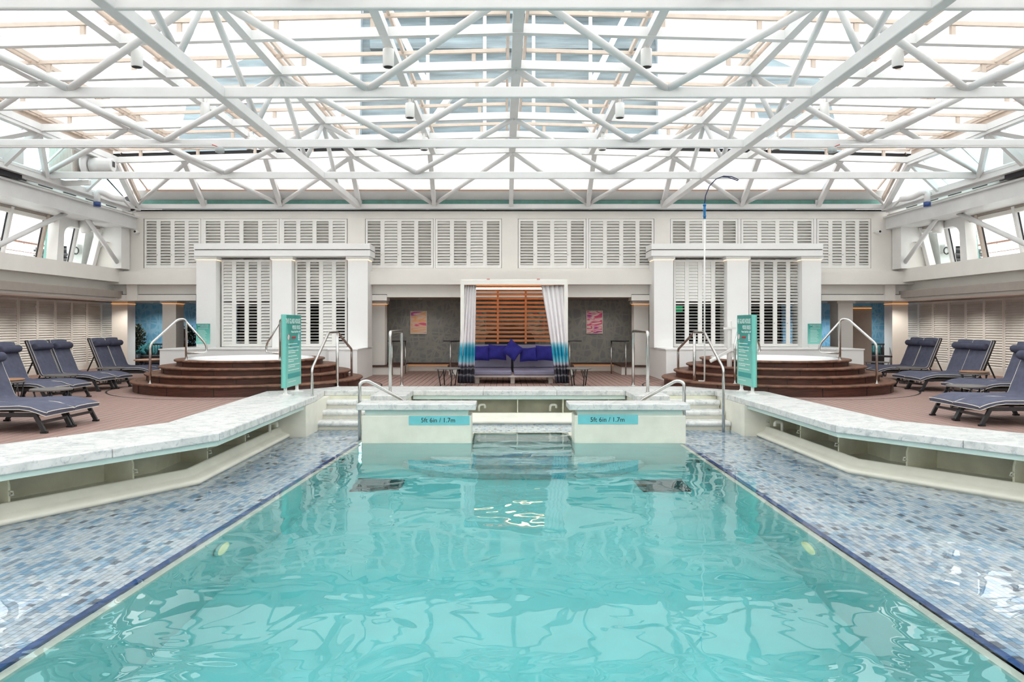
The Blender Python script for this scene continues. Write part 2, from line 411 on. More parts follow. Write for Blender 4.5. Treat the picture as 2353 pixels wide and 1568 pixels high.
mb.add([(NL, 13.3, FL), (NR, 13.3, FL), (NR, 13.3, -.575), (NL, 13.3, -.575)], [(0, 1, 2, 3)])
mb.build('notch_wall', M['poolwall'], basin)
# blue edge strip and pale lip
for sgn, fx in ((-1, XL), (1, XR)):
    mb = MB(); s = sgn
    mb.add([(fx(yn), yn, -.562), (fx(12.05), 12.05, -.562), (fx(12.05) + s * .055, 12.05, -.562), (fx(yn) + s * .055, yn, -.562)], [(0, 1, 2, 3) if s < 0 else (3, 2, 1, 0)])
    mb.add([(fx(yn), yn, -.562), (fx(yn), yn, -.62), (fx(12.05), 12.05, -.62), (fx(12.05), 12.05, -.562)], [(0, 1, 2, 3)])
    mb.build('edge_tile_strip', M['bluetrim'], basin)
    mb = MB(); sweepz = [(0, -.62), (.05, -.65), (.05, -.70), (0, -.76)]
    mb.loft([[(fx(y) - s * d, y, z) for y in (yn, 12.05)] for d, z in sweepz]); mb.build('overflow_lip', M['poolcream'], basin)
# steps in the notch
def dstep(mb, cx, y1, wd, bulge, zt, zb):
    n = 14; front = []
    for i in range(n + 1):
        t = i / n * 2 - 1
        front.append((cx + t * wd / 2, y1 - bulge * (1 - t * t)))
    mb.prism(front + [(cx + wd / 2, 13.29), (cx - wd / 2, 13.29)], zb, zt)
cxn = (NL + NR) / 2
for k, (y1, wd, bu, zt) in enumerate(((12.55, 1.66, 0, -.80), (12.3, 1.66, 0, -1.05), (12.02, 1.66, 0, -1.32), (11.95, 3.0, .55, -1.62), (11.9, 3.9, .8, -1.9))):
    mb = MB()
    if k < 3: dstep(mb, cxn, y1, wd, bu, zt, zt - .3)
    else:
        n = 16; fr = [(cxn + (i / n * 2 - 1) * wd / 2, y1 - bu * (1 - (i / n * 2 - 1) ** 4)) for i in range(n + 1)]
        mb.prism(fr + [(cxn + wd / 2, 12.09), (cxn - wd / 2, 12.09)], FL, zt)
    bevel(mb.build('submerged_step', M['marble'], basin), .03, 2)
# floor grates, wall inlets, weakly glowing wall discs
for s in (-1, 1):
    gx, gy = (-2.02, 10.75) if s < 0 else (2.1, 10.7)
    g = empty('drain_grate', (gx, gy, FL), 'square grey drain grate under water near %s pool corner' % SIDE[s], 'grate')
    mb = MB()
    for a in (-.32, .32): mb.box(gx + a - .03, gx + a + .03, gy - .35, gy + .35, FL + .001, FL + .03); mb.box(gx - .35, gx + .35, gy + a - .03, gy + a + .03, FL + .001, FL + .03)
    mb.build('frame', M['stain'], g)
    sl = B(-.29, .29, -.012, .012, 0, .022).mesh('grate_bar', M['stain'])
    for k in range(13): inst('bar', sl, g, (gx, gy - .27 + k * .045, FL + .003))
    B(gx - .29, gx + .29, gy - .29, gy + .29, FL + .0005, FL + .002).build('drain_pit', M['darkmetal'], g)
    for (y, z, rr) in ((11.15, -1.12, .11), (10.55, -1.16, .065)):
        fx = (XL if s < 0 else XR)(y)
        o = MB().lathe([(rr, 0), (rr, -s * .015), (rr * .8, -s * .02)], (fx, y, z), 16, 'x').build('inlet_cap', M['stain'], basin)
    fx = (XL if s < 0 else XR)(7.0)
    lamp = empty('pool_wall_disc', (fx, 7.0, -1.15), 'round glowing underwater disc in the %s pool wall' % SIDE[s], 'lamp')
    MB().lathe([(.16, 0), (.16, -s * .02), (.14, -s * .03)], (fx, 7.0, -1.15), 20, 'x').build('bezel', M['poolwall'], lamp)
    MB().lathe([(.138, -s * .022), (.138, -s * .034), (.07, -s * .04)], (fx, 7.0, -1.15), 20, 'x').build('lens', M['poolglow'], lamp)
# shelf
shelf = empty('pool_shelf', (0, 9, -.6), kind='structure', label='shallow flooded ledge of blue mosaic tiles around the pool')
mb = MB()
mb.prism([(XL(yn), yn), (XL(12), 12.05), (XL(12), 13.7), (-4.1, 13.7), (-4.1, 9.5), (-8.7, 1.0), (-6, 1.0)], -.7, -.575)
mb.prism([(XR(yn), yn), (6, 1.0), (10.6, 1.0), (4.45, 9.57), (4.3, 13.9), (2.73, 13.9)], -.7, -.575)
mb.prism([(XL(12), 12.5), (NL, 12.5), (NL, 13.3), (NR, 13.3), (NR, 12.5), (2.73, 12.5), (2.73, 14.9), (XL(12), 14.9)], -.7, -.575)
mb.build('ledge_slab', M['poolcream'], shelf)
tw, tl, gr = .05, .1, .004
tm = [B(-tw / 2 + gr / 2, tw / 2 - gr / 2, -tl / 2 + gr / 2, tl / 2 - gr / 2, -.008, 0).mesh('mosaic_tile', [t]) for t in TILES]
def pick():
    r = random.random(); a = 0
    for i, wt in enumerate(TW):
        a += wt
        if r < a: return i
    return 0
rollL = off(LIN, .32); rollR = off(RIN, .24)
def lineX(pl, y):
    for (x0, y0), (x1, y1) in zip(pl, pl[1:]):
        if y0 <= y <= y1: return x0 + (x1 - x0) * (y - y0) / (y1 - y0)
    return pl[-1][0]
tiles = []
def visible(x, y, mg):
    px = (x - CX) / y * F + HX; return -mg < px < 2353 + mg
for s, fx, rl in ((-1, XL, rollL), (1, XR, rollR)):
    an = math.atan(.0603) if s < 0 else 0
    for i in range(110):
        u = .06 + (i + .5) * tw
        for j in range(130):
            y = 3.2 + j * tl + (tl / 2 if i % 2 else 0)
            if y > 13.6: continue
            x = fx(y) + s * u
            lim = lineX(rl, y)
            if (s < 0 and x < lim) or (s > 0 and x > lim): continue
            if y > 12.05 and abs(x) < 2.6: continue
            if not visible(x, y, 1000): continue
            tiles.append((x, y, -an if s < 0 else 0, pick()))
for i in range(46):
    for j in range(13):
        x = -.95 + i * tw; y = 13.4 + j * tl + (tl / 2 if i % 2 else 0)
        if y < 14.65: tiles.append((x, y, 0, pick()))
def appsize(t):
    px = (t[0] - CX) / t[1] * F + HX; py = (CH + .57) / t[1] * F + HY
    return -t[1] if (0 < px < 2353 and py < 1568) else -99
tiles.sort(key=appsize, reverse=True)
for x, y, a, k in tiles[:290]: inst('mosaic_tile', tm[k], shelf, (x, y, -.567), (0, 0, a))
mb = MB()
for x, y, a, k in tiles[290:]:
    mb.mi = k; ca, sa = math.cos(a), math.sin(a); hw, hl = tw / 2 - gr / 2, tl / 2 - gr / 2
    c = [(x + ca * p - sa * q, y + sa * p + ca * q) for p, q in ((-hw, -hl), (hw, -hl), (hw, hl), (-hw, hl))]
    mb.add([(p, q, -.575) for p, q in c] + [(p, q, -.567) for p, q in c], [(4, 5, 6, 7), (0, 1, 5, 4), (1, 2, 6, 5), (2, 3, 7, 6), (3, 0, 4, 7)])
mb.build('mosaic_field', TILES, shelf, kind='stuff')
# the water body
mb = MB(); mb.prism([(-8.6, 1.05), (10.5, 1.05), (4.32, 9.55), (4.25, 13.85), (2.5, 13.85), (2.5, 14.85), (-2.3, 14.85), (-2.3, 13.62), (-3.98, 13.62), (-3.98, 9.4)], -2.75, WZ)
mb.build('pool_water', M['water'], kind='structure', label='rippled turquoise pool water', cat='water')

# ---- gutter walls below the coping
def gutter(side, pl, y_end):
    s = -1 if side == 'left' else 1
    g = empty('pool_gutter', (pl[1][0], pl[1][1], -.6), kind='structure', label='cream overflow gutter under the %s marble coping' % side)
    d0 = .32 if s < 0 else .24
    mb = MB(); mb.smooth = True
    prof = [(.9, -.42), (d0 + .19, -.42), (d0 + .17, -.37), (d0 + .14, -.36), (d0 + .115, -.37), (d0 + .085, -.43), (d0 + .05, -.455), (d0 - .02, -.475), (d0 - .05, -.505), (d0 - .04, -.535), (d0, -.555), (d0 + .02, -.60)]
    sweep(mb, pl, prof); mb.build('gutter_roll', M['poolcream'], g)
    mb = MB(); sweep(mb, pl, [(.88, -.5), (.88, -.05)]); mb.build('recess_back', M['recess'], g)
    mb = MB(); sweep(mb, pl, [(.9, -.055), (.05, -.055), (.05, -.0)]); mb.build('recess_ceiling', M['poolcream'], g)
    mb = MB(); sweep(mb, pl, [(.035, -.06), (.035, -.001), (.05, -.001), (.05, -.06)], closed=True); mb.build('fascia_glass', M['glassmint'], g)
    # ribs
    ribs = []
    a = off(pl, d0 + .14); b = off(pl, .88)
    for (p0, p1), (q0, q1) in zip(zip(a, a[1:]), zip(b, b[1:])):
        ln = math.hypot(p1[0] - p0[0], p1[1] - p0[1]); n = max(2, int(ln / 1.15))
        for k in range(n):
            t = (k + .5) / n
            ribs.append(((p0[0] + (p1[0] - p0[0]) * t, p0[1] + (p1[1] - p0[1]) * t), (q0[0] + (q1[0] - q0[0]) * t, q0[1] + (q1[1] - q0[1]) * t)))
    for p, q in ribs:
        if p[1] < 3.5: continue
        mb = MB(); d = Vector((q[0] - p[0], q[1] - p[1], 0)).normalized(); t = Vector((-d.y, d.x, 0)) * .012
        P0 = Vector((p[0], p[1], 0)); P1 = Vector((q[0], q[1], 0))
        prf = [(P1, -.42), (P0 + d * .10, -.42), (P0 + d * .03, -.40), (P0 + d * .03, -.20), (P0 + d * .06, -.11), (P0 + d * .16, -.06), (P1, -.06)]
        v = [(a_ + t) + Vector((0, 0, z)) for a_, z in prf] + [(a_ - t) + Vector((0, 0, z)) for a_, z in prf]; n = len(prf)
        mb.add(v, [tuple(range(n)), tuple(reversed(range(n, 2 * n)))] + [(i, n + i, n + (i + 1) % n, (i + 1) % n) for i in range(n)])
        mb.build('rib', M['recess'], g)
        # hook bracket
        hx = P0 + d * .03
        MB().tube([hx + Vector((0, 0, -.26)), hx + Vector((0, 0, -.26)) - d * .05, hx + Vector((0, 0, -.29)) - d * .06, hx + Vector((0, 0, -.30)) - d * .01], .009, 6).build('hook', M['poolcream'], g)
    y0 = y_end - .62
    xi = pl[-1][0]
    mb = B(min(xi, xi + s * .92), max(xi, xi + s * .92), y0, 14.9, -.62, 0)
    mb.build('end_pier', M['poolcream'], g)
    x = xi + s * .45
    MB().tube(fillet([(x, y0 - .55, -.40), (x, y0 - .55, -.22), (x - s * .12, y0 - .55, -.22), (x - s * .12, y0 - .55, -.29)], .05), .028, 8).build('overflow_pipe', M['poolcream'], g)
gutter('left', LIN, 13.35); gutter('right', RIN, 13.45)
# ---- centre gutter
g = empty('pool_gutter', (0, 14.6, -.6), kind='structure', label='cream overflow gutter under the far marble coping')
x0, x1 = -1.98, 2.2
mb = MB(); mb.smooth = True
mb.loft([[(x0, 14.42 + d, z), (x1, 14.42 + d, z)] for d, z in [(.8, -.4), (.2, -.4), (.17, -.345), (.13, -.335), (.10, -.345), (.07, -.41), (.04, -.44), (-.02, -.465), (-.05, -.495), (-.04, -.525), (0, -.55), (.02, -.6)]])
mb.build('gutter_roll', M['poolcream'], g)
B(x0, x1, 15.1, 15.16, -.5, -.06).build('recess_back', M['recess'], g)
B(x0, x1, 14.6, 15.2, -.07, -.04).build('recess_ceiling', M['poolcream'], g)
B(x0, x1, 14.57, 14.585, -.075, 0).build('fascia_glass', M['glassmint'], g)
for px in (986, 1061, 1189, 1292, 1395):
    x = PX(px, 14.8); B(x - .01, x + .01, 14.6, 15.1, -.4, -.06).build('rib', M['recess'], g)
for px in (1108, 1270):
    x = PX(px, 14.9)
    MB().tube(fillet([(x - .06, 14.75, -.33), (x - .06, 14.75, -.2), (x + .06, 14.75, -.2), (x + .06, 14.75, -.27)], .06), .026, 8).build('overflow_pipe', M['poolcream'], g)

# ---- marble coping slabs
def slab(poly, label, z0=0., z1=.1, parent=None, name='marble_slab'):
    o = MB().prism(poly, z0, z1).build(name, M['marble'], parent); bevel(o, .012, 2); return o
cop = empty('pool_coping', (0, 12, 0), kind='structure', label='broad white marble coping around the pool')
def lerp(a, b, t): return (a[0] + (b[0] - a[0]) * t, a[1] + (b[1] - a[1]) * t)
LO = [(-9.65, 1), (-4.65, 9.82), (-4.86, 15.56)]; RO = [(12.06, 1), (5.08, 10.06), (4.85, 15.56)]
def copseg(a0, a1, b0, b1, n, flip):
    for k in range(n):
        e = .0003
        q = [lerp(a0, a1, k / n + e), lerp(a0, a1, (k + 1) / n - e), lerp(b0, b1, (k + 1) / n - e), lerp(b0, b1, k / n + e)]
        slab(q if flip else q[::-1], '', parent=cop)
copseg((-8.43, 1), (-3.6, 8.88), LO[0], LO[1], 7, False)
copseg((-3.6, 8.88), (-3.6, 13.25), LO[1], (-4.775, 13.25), 3, False)
slab([(-3.6, 13.253), (-3.6, 13.4), (-3.72, 14.54), (-3.72, 15.56), (-4.86, 15.56), (-4.777, 13.253)], '', parent=cop)
copseg((10.35, 1), (4.09, 9.57), RO[0], RO[1], 7, True)
copseg((4.09, 9.57), (3.98, 13.4), RO[1], (4.93, 13.4), 3, True)
slab([(4.85, 15.56), (3.95, 15.56), (3.95, 14.54), (3.98, 13.403), (4.93, 13.403)], '', parent=cop)
slab([(-3.717, 14.54), (-2.63, 14.54), (-2.63, 15.56), (-3.717, 15.56)], '', parent=cop)
slab([(-2.627, 13.5), (-1.98, 13.5), (-1.98, 15.56), (-2.627, 15.56)], '', parent=cop)
for a, b in ((-1.977, -.60), (-.597, .85), (.853, 2.197)):
    slab([(a, 14.54), (b, 14.54), (b, 15.56), (a, 15.56)], '', parent=cop)
slab([(2.2, 13.5), (2.84, 13.5), (2.84, 15.56), (2.2, 15.56)], '', parent=cop)
slab([(2.843, 14.54), (3.947, 14.54), (3.947, 15.56), (2.843, 15.56)], '', parent=cop)
for a, b in ((-2.6, -2.01), (2.23, 2.81)):
    B(a, b, 13.55, 15.4, -.62, 0).build('coping_pier', M['poolcream'], cop)
B(-4.6, 4.7, 15.2, 15.5, -.3, 0).build('coping_base', M['poolcream'], cop)
# ---- stairs
for s, a, b in ((-1, -3.6, -2.63), (1, 2.84, 3.97)):
    st = empty('pool_stair', ((a + b) / 2, 14, -.58), 'three white marble steps climbing out of the pool on the %s' % SIDE[s], 'steps')
    for k, (y, z) in enumerate(((13.56, -.38), (13.9, -.22), (14.22, -.06))):
        mb = MB(); n = 6; prf = [(14.6, z - .1), (14.6, z)] + [(y + .05 - .05 * math.sin(math.pi * t / n), z - .05 + .05 * math.cos(math.pi * t / n)) for t in range(n + 1)]
        mb.add([(a, p, q) for p, q in prf] + [(b, p, q) for p, q in prf], [tuple(range(len(prf))), tuple(reversed(range(len(prf), 2 * len(prf))))] + [(i, i + len(prf), (i + 1) % len(prf) + len(prf), (i + 1) % len(prf)) for i in range(len(prf))])
        mb.build('marble_tread', M['marble'], st)
        B(a, b, y + .06, 14.55, z - .2, z - .1).build('riser', M['poolcream'], st)
    B(a, b, 14.5, 14.7, -.06, 0).build('shadow_gap', M['recess'], st)
# ---- depth boxes
for s, a, b, sa, sb, d0, d1, dz0, dz1 in ((-1, -2.52, -.724, -2.6, -.65, 939.6, 1079, 977, 956), (1, .963, 2.79, .87, 2.85, 1328, 1466, 975, 953.6)):
    bx = empty('depth_marker_wall', ((a + b) / 2, 12.3, -.6), 'short white pool wall with marble top and depth sign on the %s' % SIDE[s], 'wall')
    bevel(B(a, b, 12.1, 12.62, WZ - .03, -.087).build('wall_body', M['poolcream'], bx), .02, 2)
    B(a + .001, b - .001, 12.102, 12.62, FL, WZ - .025).build('submerged_face', M['poolwall'], bx)
    B(a + .06, b - .06, 12.16, 12.58, -.087, 0).build('recess_strip', M['poolcream'], bx)
    B(a + .05, b - .05, 12.13, 12.14, -.087, 0).build('fascia_glass', M['glassmint'], bx)
    slab([(sa, 12.05), (sb, 12.05), (sb, 12.66), (sa, 12.66)], '', parent=bx, name='marble_top')
    d = B(PX(d0, 12.1), PX(d1, 12.1), 12.094, 12.1, PZ(dz0, 12.1), PZ(dz1, 12.1)).build('depth_decal', M['decal'], bx)
    tx0 = 967 if s < 0 else 1356
    text('lettering', '5ft 6in / 1.7m', .107, (PX(tx0, 12.1), 12.0925, PZ(971 if s < 0 else 969.5, 12.1)), (R(90), 0, 0), M['ink'], d, ext=.001, sx=.98)
    # grab ring under water on the notch side
    gx = b if s < 0 else a
    MB().tube(fillet([(gx, 12.2, -.62), (gx - s * .09, 12.2, -.62), (gx - s * .09, 12.42, -.62), (gx, 12.42, -.62)], .06), .014, 8).build('grab_handle', M['chrome'], bx)

# ================================================================== the deck
floor = empty('floor', (0, 15, 0), kind='structure', label='brown planked deck around the pool')
MB().prism([(-14.5, 1), (-9.5, 1), (-4.35, 9.9), (-4.5, 15.2), (4.5, 15.2), (4.8, 10.1), (11.9, .5), (14.5, .5), (14.5, 27), (-14.5, 27)], -.1, -.022).build('deck_bed', M['plankgap'], floor)
pw = .142; n = 0
pl_cache = {}
for k in range(-94, 95):
    x = k * pw
    xe = abs(x) - .25
    if x < 0: ys = 15.4 if x > -4.75 else max(1.0, 9.82 + 1.764 * (x + .28 + 4.65)) if x < -4.75 else 15.4
    else: ys = 15.4 if x < 4.9 else max(1.0, 10.06 - 1.298 * (x - .28 - 5.08))
    ys = round(ys, 2)
    if x < -4.4 and x > -5.0: ys = 9.6
    if x > 4.6 and x < 5.2: ys = 9.9
    ye = 26.2 if abs(x) > 3.9 else 22.2
    key = round(ye - ys, 2)
    if key not in pl_cache: pl_cache[key] = B(-pw / 2 + .006, pw / 2 - .006, 0, key, -.024, 0).mesh('deck_plank', M['plank'])
    inst('deck_plank', pl_cache[key], floor, (x, ys, 0))

# ================================================================== back wall
WY = 20.0
wb = empty('wall_back', (0, WY, 2), kind='structure', label='white panelled wall with high shutters at the far end')
zt, zb = PZ(503, WY), PZ(617, WY)
B(-11.4, 11.4, WY + .14, WY + .2, 2.4, 4.46).build('wall_core', M['wall'], wb)
B(-11.4, 11.4, WY - .02, WY + .2, zt, PZ(486, WY)).build('header', M['wall'], wb)
B(-11.4, 11.4, WY - .02, WY + .2, PZ(626, WY), zb).build('sill', M['wall'], wb)
for a, b in ((200, 330), (799, 839), (1153, 1190), (1503, 1540), (2001, 2146)):
    B(PX(a, WY), PX(b, WY), WY - .02, WY + .2, zb, zt).build('pier', M['wall'], wb)
for a, b in ((462, 468), (642, 648), (996, 1000), (1347, 1352), (1696, 1702), (1870, 1876)):
    B(PX(a, WY), PX(b, WY), WY - .005, WY + .2, zb, zt).build('mullion', M['shutter'], wb)
B(-11.3, 11.3, WY - .28, WY + .3, 2.47, 2.82).build('fascia_band', M['wall'], wb)
B(-11.3, 11.3, WY + .02, WY + .3, 2.14, 2.47).build('cove', M['wall'], wb)
B(-10.2, 10.2, WY - .06, WY + .3, 4.46, 4.5).build('shadow_line', M['black'], wb)
for s in (-1, 1):
    xa, xb = (-11.2, PX(452, WY)) if s < 0 else (PX(1886, WY), 11.2)
    B(xa, xb, WY - .06, WY + .3, 2.045, 2.2).build('lower_fascia', M['wall'], wb)
    B(xa, xb, WY - .03, WY + .1, 2.2, 2.215).build('dark_reveal', M['black'], wb)
    xa, xb = (PX(852, WY), PX(889, WY)) if s < 0 else (PX(1451, WY), PX(1492, WY))
    B(xa, xb, WY - .02, WY + .5, 2.05, 2.2).build('lower_fascia', M['wall'], wb)
    B(xa, xb, WY - .01, WY + .1, 2.2, 2.215).build('dark_reveal', M['black'], wb)
    xc = s * 10.2
    B(xc - .14, xc + .14, WY - .1, WY + .1, 2.04, 2.5).build('corner_pilaster', M['wall'], wb)
ce = empty('ceiling', (0, 23, 2.14), kind='structure', label='low taupe soffit over the lounge behind the wall')
B(-13.4, 13.4, WY + .3, 26.2, 2.14, 2.3).build('soffit_board', M['soffit'], ce)
for s in (-1, 1):
    B(min(s * 10.5, s * 13.4), max(s * 10.5, s * 13.4), -5, WY + .31, 2.12, 2.3).build('soffit_board', M['soffit'], ce)
# lounge walls behind
wl1 = empty('wall_lounge', (0, 22.2, 0), kind='structure', label='grey leaf wallpapered wall behind the cabana')
B(-4.2, 4.2, 22.2, 22.3, .26, 2.14).build('wallpaper', M['greypaper'], wl1)
B(-4.2, 4.2, 22.1, 22.22, .2, .26).build('skirting', M['brown'], wl1)
B(-4.2, 4.2, 22.24, 22.3, 0, .2).build('plinth', M['wall'], wl1)
B(-3.2, 3.2, 22.2, 22.215, .19, .2).build('led_strip', M['led'], wl1)
for s in (-1, 1):
    B(min(s * 4.2, s * 4.3), max(s * 4.2, s * 4.3), 22.2, 26.2, 0, 2.14).build('return_wall', M['darktone'], wl1)
wl2 = empty('wall_far', (0, 26.1, 0), kind='structure', label='blue wallpapered end walls of the side lounges')
B(-13.4, -9.0, 26.0, 26.1, 0, 2.14).build('wallpaper', M['bluepaper'], wl2)
B(9.0, 13.4, 26.0, 26.1, 0, 2.14).build('wallpaper', M['bluepaper'], wl2)
B(-9.0, -4.2, 24.5, 24.6, 0, 2.14).build('dark_backdrop', M['darktone'], wl2)  # dark sheets painted in for the shade deep behind the pavilion shutters
B(4.2, 9.0, 24.5, 24.6, 0, 2.14).build('dark_backdrop', M['darktone'], wl2)
B(-9.05, -8.95, 24.5, 26.1, 0, 2.14).build('return_wall', M['bluepaper'], wl2)
B(8.95, 9.05, 24.5, 26.1, 0, 2.14).build('return_wall', M['bluepaper'], wl2)
# unseen rear wall, added to keep sky light off the near steel
wr = empty('wall_rear', (0, -5, 0), kind='structure', label='unseen white end wall added behind the viewer to block sky light')
B(-13.5, 13.5, -5.3, -5.0, 0, 2.9).build('panel', M['wall'], wr)
B(-13.5, 13.5, -5.3, -5.0, 4.1, 4.6).build('panel', M['wall'], wr)
for k in range(12): B(-13.5 + k * 2.45, -13.35 + k * 2.45, -5.25, -5.1, 2.9, 4.1).build('mullion', M['wall'], wr)
B(-13.5, 13.5, -5.16, -5.15, 2.9, 4.1).build('pane', M['glass'], wr)  # glazed band left in the added wall to let front light in
B(-13.5, 13.5, -5.0, -4.8, 2.47, 2.82).build('fascia_band', M['wall'], wr)
MB().prism([(-14.5, -5), (14.5, -5), (14.5, 1.05), (-14.5, 1.05)], -.1, -.001).build('near_deck', M['plank'], floor)  # unseen floor, added to shut out sky light from below
# side walls: bands and lower shutter walls
for s in (-1, 1):
    sw = empty('wall_' + SIDE[s], (s * 11, 15, 2), kind='structure', label='white panelled %s side wall with shutters below the band' % SIDE[s])
    def sb(xa, xb, ya, yb, za, zb_, nm, m): B(min(s * xa, s * xb), max(s * xa, s * xb), ya, yb, za, zb_).build(nm, M[m], sw)
    sb(10.45, 11.3, -5, WY + .3, 2.53, 2.88, 'fascia_band', 'wall')
    sb(10.75, 11.3, -5, WY + .3, 2.2, 2.53, 'cove', 'wall')
    sb(10.70, 11.3, -5, WY + .3, 2.2, 2.215, 'dark_reveal', 'black')
    sb(10.62, 11.3, -5, WY + .3, 2.06, 2.2, 'lower_fascia', 'wall')
    sb(13.24, 13.4, -5, 26.2, 0, .12, 'skirting', 'wall')
    sb(13.36, 13.5, -5, 26.2, .0, 2.14, 'backing', 'wall')
    sb(13.22, 13.45, 24.9, 25.3, 0, 2.12, 'corner_pilaster', 'wall')
# side columns of the lounge
def column(x0, x1, y0, y1, z0, z1, label, cap=True, mat='wall', led=True, capz=None):
    c = empty('column', ((x0 + x1) / 2, (y0 + y1) / 2, z0), label, 'column')
    B(x0, x1, y0, y1, z0, z1).build('shaft', M[mat], c)
    if cap:
        e = .05
        B(x0 - e, x1 + e, y0 - e, y1 + e, z1 - .075, z1 + .0).build('capital', M[mat], c)
    if led: B(x0 - .02, x1 + .02, y0 - .02, y1 + .02, z1 - .085, z1 - .076).build('led_strip', M['led'], c)
    return c
for s in (-1, 1):
    xs = sorted((PX(377, 20.6), PX(408, 20.6))) if s < 0 else sorted((PX(1922, 20.6), PX(1956, 20.6)))
    column(xs[0], xs[1], 20.5, 21.0, 0, 2.06, 'pale square lounge column with lit capital behind the %s hot tub' % SIDE[s], led=(s < 0))
    xs = sorted((PX(853, 20.7), PX(886, 20.7))) if s < 0 else sorted((PX(1455, 20.7), PX(1489, 20.7)))
    column(xs[0], xs[1], 20.6, 20.95, .27, 2.05, 'white column with glowing capital on the low platform, %s of the cabana' % SIDE[s])
    xs = sorted((s * 12.2, s * 12.7))
    column(xs[0], xs[1], 23.6, 24.1, 0, 2.14, 'pale corner column at the end of the %s shutter wall' % SIDE[s], cap=False)
# low platforms beside cabana
for s in (-1, 1):
    p = empty('side_platform', (s * 3.6, 21.4, 0), 'low platform with dark wooden floor beside the %s cabana column' % SIDE[s], 'platform')
    xa, xb = sorted((s * 3.05, s * 4.15))
    B(xa + .03, xb, 20.55, 22.1, 0, .22).build('plinth', M['wall'], p)
    B(xa, xb, 20.5, 22.1, .22, .265).build('wooden_top', M['brown'], p)
    p = empty('side_platform', (s * 1.1, 21.4, 0), 'low platform with dark wooden floor behind the %s cabana post' % SIDE[s], 'platform')
    xa, xb = sorted((s * .95, s * 1.75))
    B(xa + .03, xb - .03, 20.55, 22.1, 0, .22).build('plinth', M['wall'], p)
    B(xa, xb, 20.5, 22.1, .22, .265).build('wooden_top', M['brown'], p)

# ================================================================== shutters
def shutter(name, x0, x1, y, z0, z1, npan, nsl, label, group, slatfn, rotz=0, origin=None, gap_at=None, knob=True):
    """bifold shutter unit in the plane y, from x0 to x1 (local), panels with slats"""
    wu = x1 - x0; t = empty(name, (0, 0, 0), label, 'shutter', group)
    pwid = wu / npan; st = min(.055, pwid * .17); rail = .085
    fr = MB(); h = z1 - z0
    fr.box(0, st, 0, .035, 0, h); fr.box(pwid - st, pwid, 0, .035, 0, h); fr.box(st, pwid - st, 0, .035, 0, rail); fr.box(st, pwid - st, 0, .035, h - rail * .75, h)
    if gap_at: fr.box(st, pwid - st, 0, .035, gap_at - .02, gap_at + .02)
    frm = fr.mesh('panel_frame', M['shutter'])
    pitch = (h - rail * 1.75) / nsl; sd = pitch * 1.06
    slm = B(st + .002, pwid - st - .002, -sd / 2, sd / 2, -.004, .004).mesh('slat', M['shutter'])
    kn = MB().lathe([(.008, 0), (.008, -.02)], (pwid - st / 2, 0, h * .27), 6, 'y').mesh('knob', M['darkmetal']) if knob else None
    for p in range(npan):
        pn = inst('shutter_panel', frm, t, (p * pwid + .0015, 0, 0))
        for k in range(nsl):
            zc = rail + (k + .5) * pitch
            if gap_at and abs(zc - gap_at) < pitch * .6: continue
            a = slatfn(p, k, nsl)
            o = inst('slat', slm, pn, (p * pwid + .0015, .0175, zc), (a, 0, 0))
        if kn and p in (1, 2, npan - 1): inst('knob', kn, pn, (p * pwid + .0015 - pwid, 0, 0))
    ox = Vector((x0, y, z0)) if origin is None else Vector(origin)
    t.location = ox; t.rotation_euler = (0, 0, rotz)
    return t
# closed: slat near vertical (large tilt); open: small tilt
groups = [(332, 461, 'high white louvred shutter at the far left corner of the back wall'), (468, 641, 'high white louvred shutter above the left pavilion, left of its middle'),
          (648, 797, 'high white louvred shutter above the right half of the left pavilion'), (840, 995, 'high white louvred shutter right beside the left pavilion roof'),
          (1000.5, 1152, 'high white louvred shutter up left of the cabana centre'), (1191, 1346, 'high white louvred shutter up right of the cabana centre'),
          (1352.5, 1502, 'high white louvred shutter right beside the right pavilion roof'), (1541, 1695, 'high white louvred shutter above the left half of the right pavilion, behind the pole'),
          (1703, 1869, 'high white louvred shutter above the right pavilion, right of its middle'), (1877, 2000, 'high white louvred shutter at the far right corner of the back wall')]
for gi, (a, b, lb) in enumerate(groups):
    rnd = random.Random(gi + 3)
    tilt = [rnd.choice((28, 36, 46, 54)) for _ in range(4)]
    shutter('louvre_shutter', PX(a, WY), PX(b, WY), WY - .005, zb + .005, zt - .005, 4, 15, lb, 'high shutters of the back wall',
            lambda p, k, n, tl=tilt: R(tl[p]))
# lower side-wall shutters (panels of .82 m run along Y)
for s in (-1, 1):
    for u in range(5):
        y0 = 16.61 + u * 1.64
        nm = ('nearest', 'second', 'third', 'fourth', 'farthest')[u]
        t = shutter('side_shutter', 0, 1.63, 0, .12, 2.12, 2, 27, '%s tall closed shutter pair along the %s side wall behind the loungers' % (nm, SIDE[s]), 'closed shutters along the %s wall' % SIDE[s],
                    lambda p, k, n: R(60))
        t.location = (s * 13.24, y0 + 1.64 if s < 0 else y0, .12) if False else (s * 13.24, (y0 if s < 0 else y0 + 1.63), .12)
        t.rotation_euler = (0, 0, R(90) if s < 0 else R(-90))

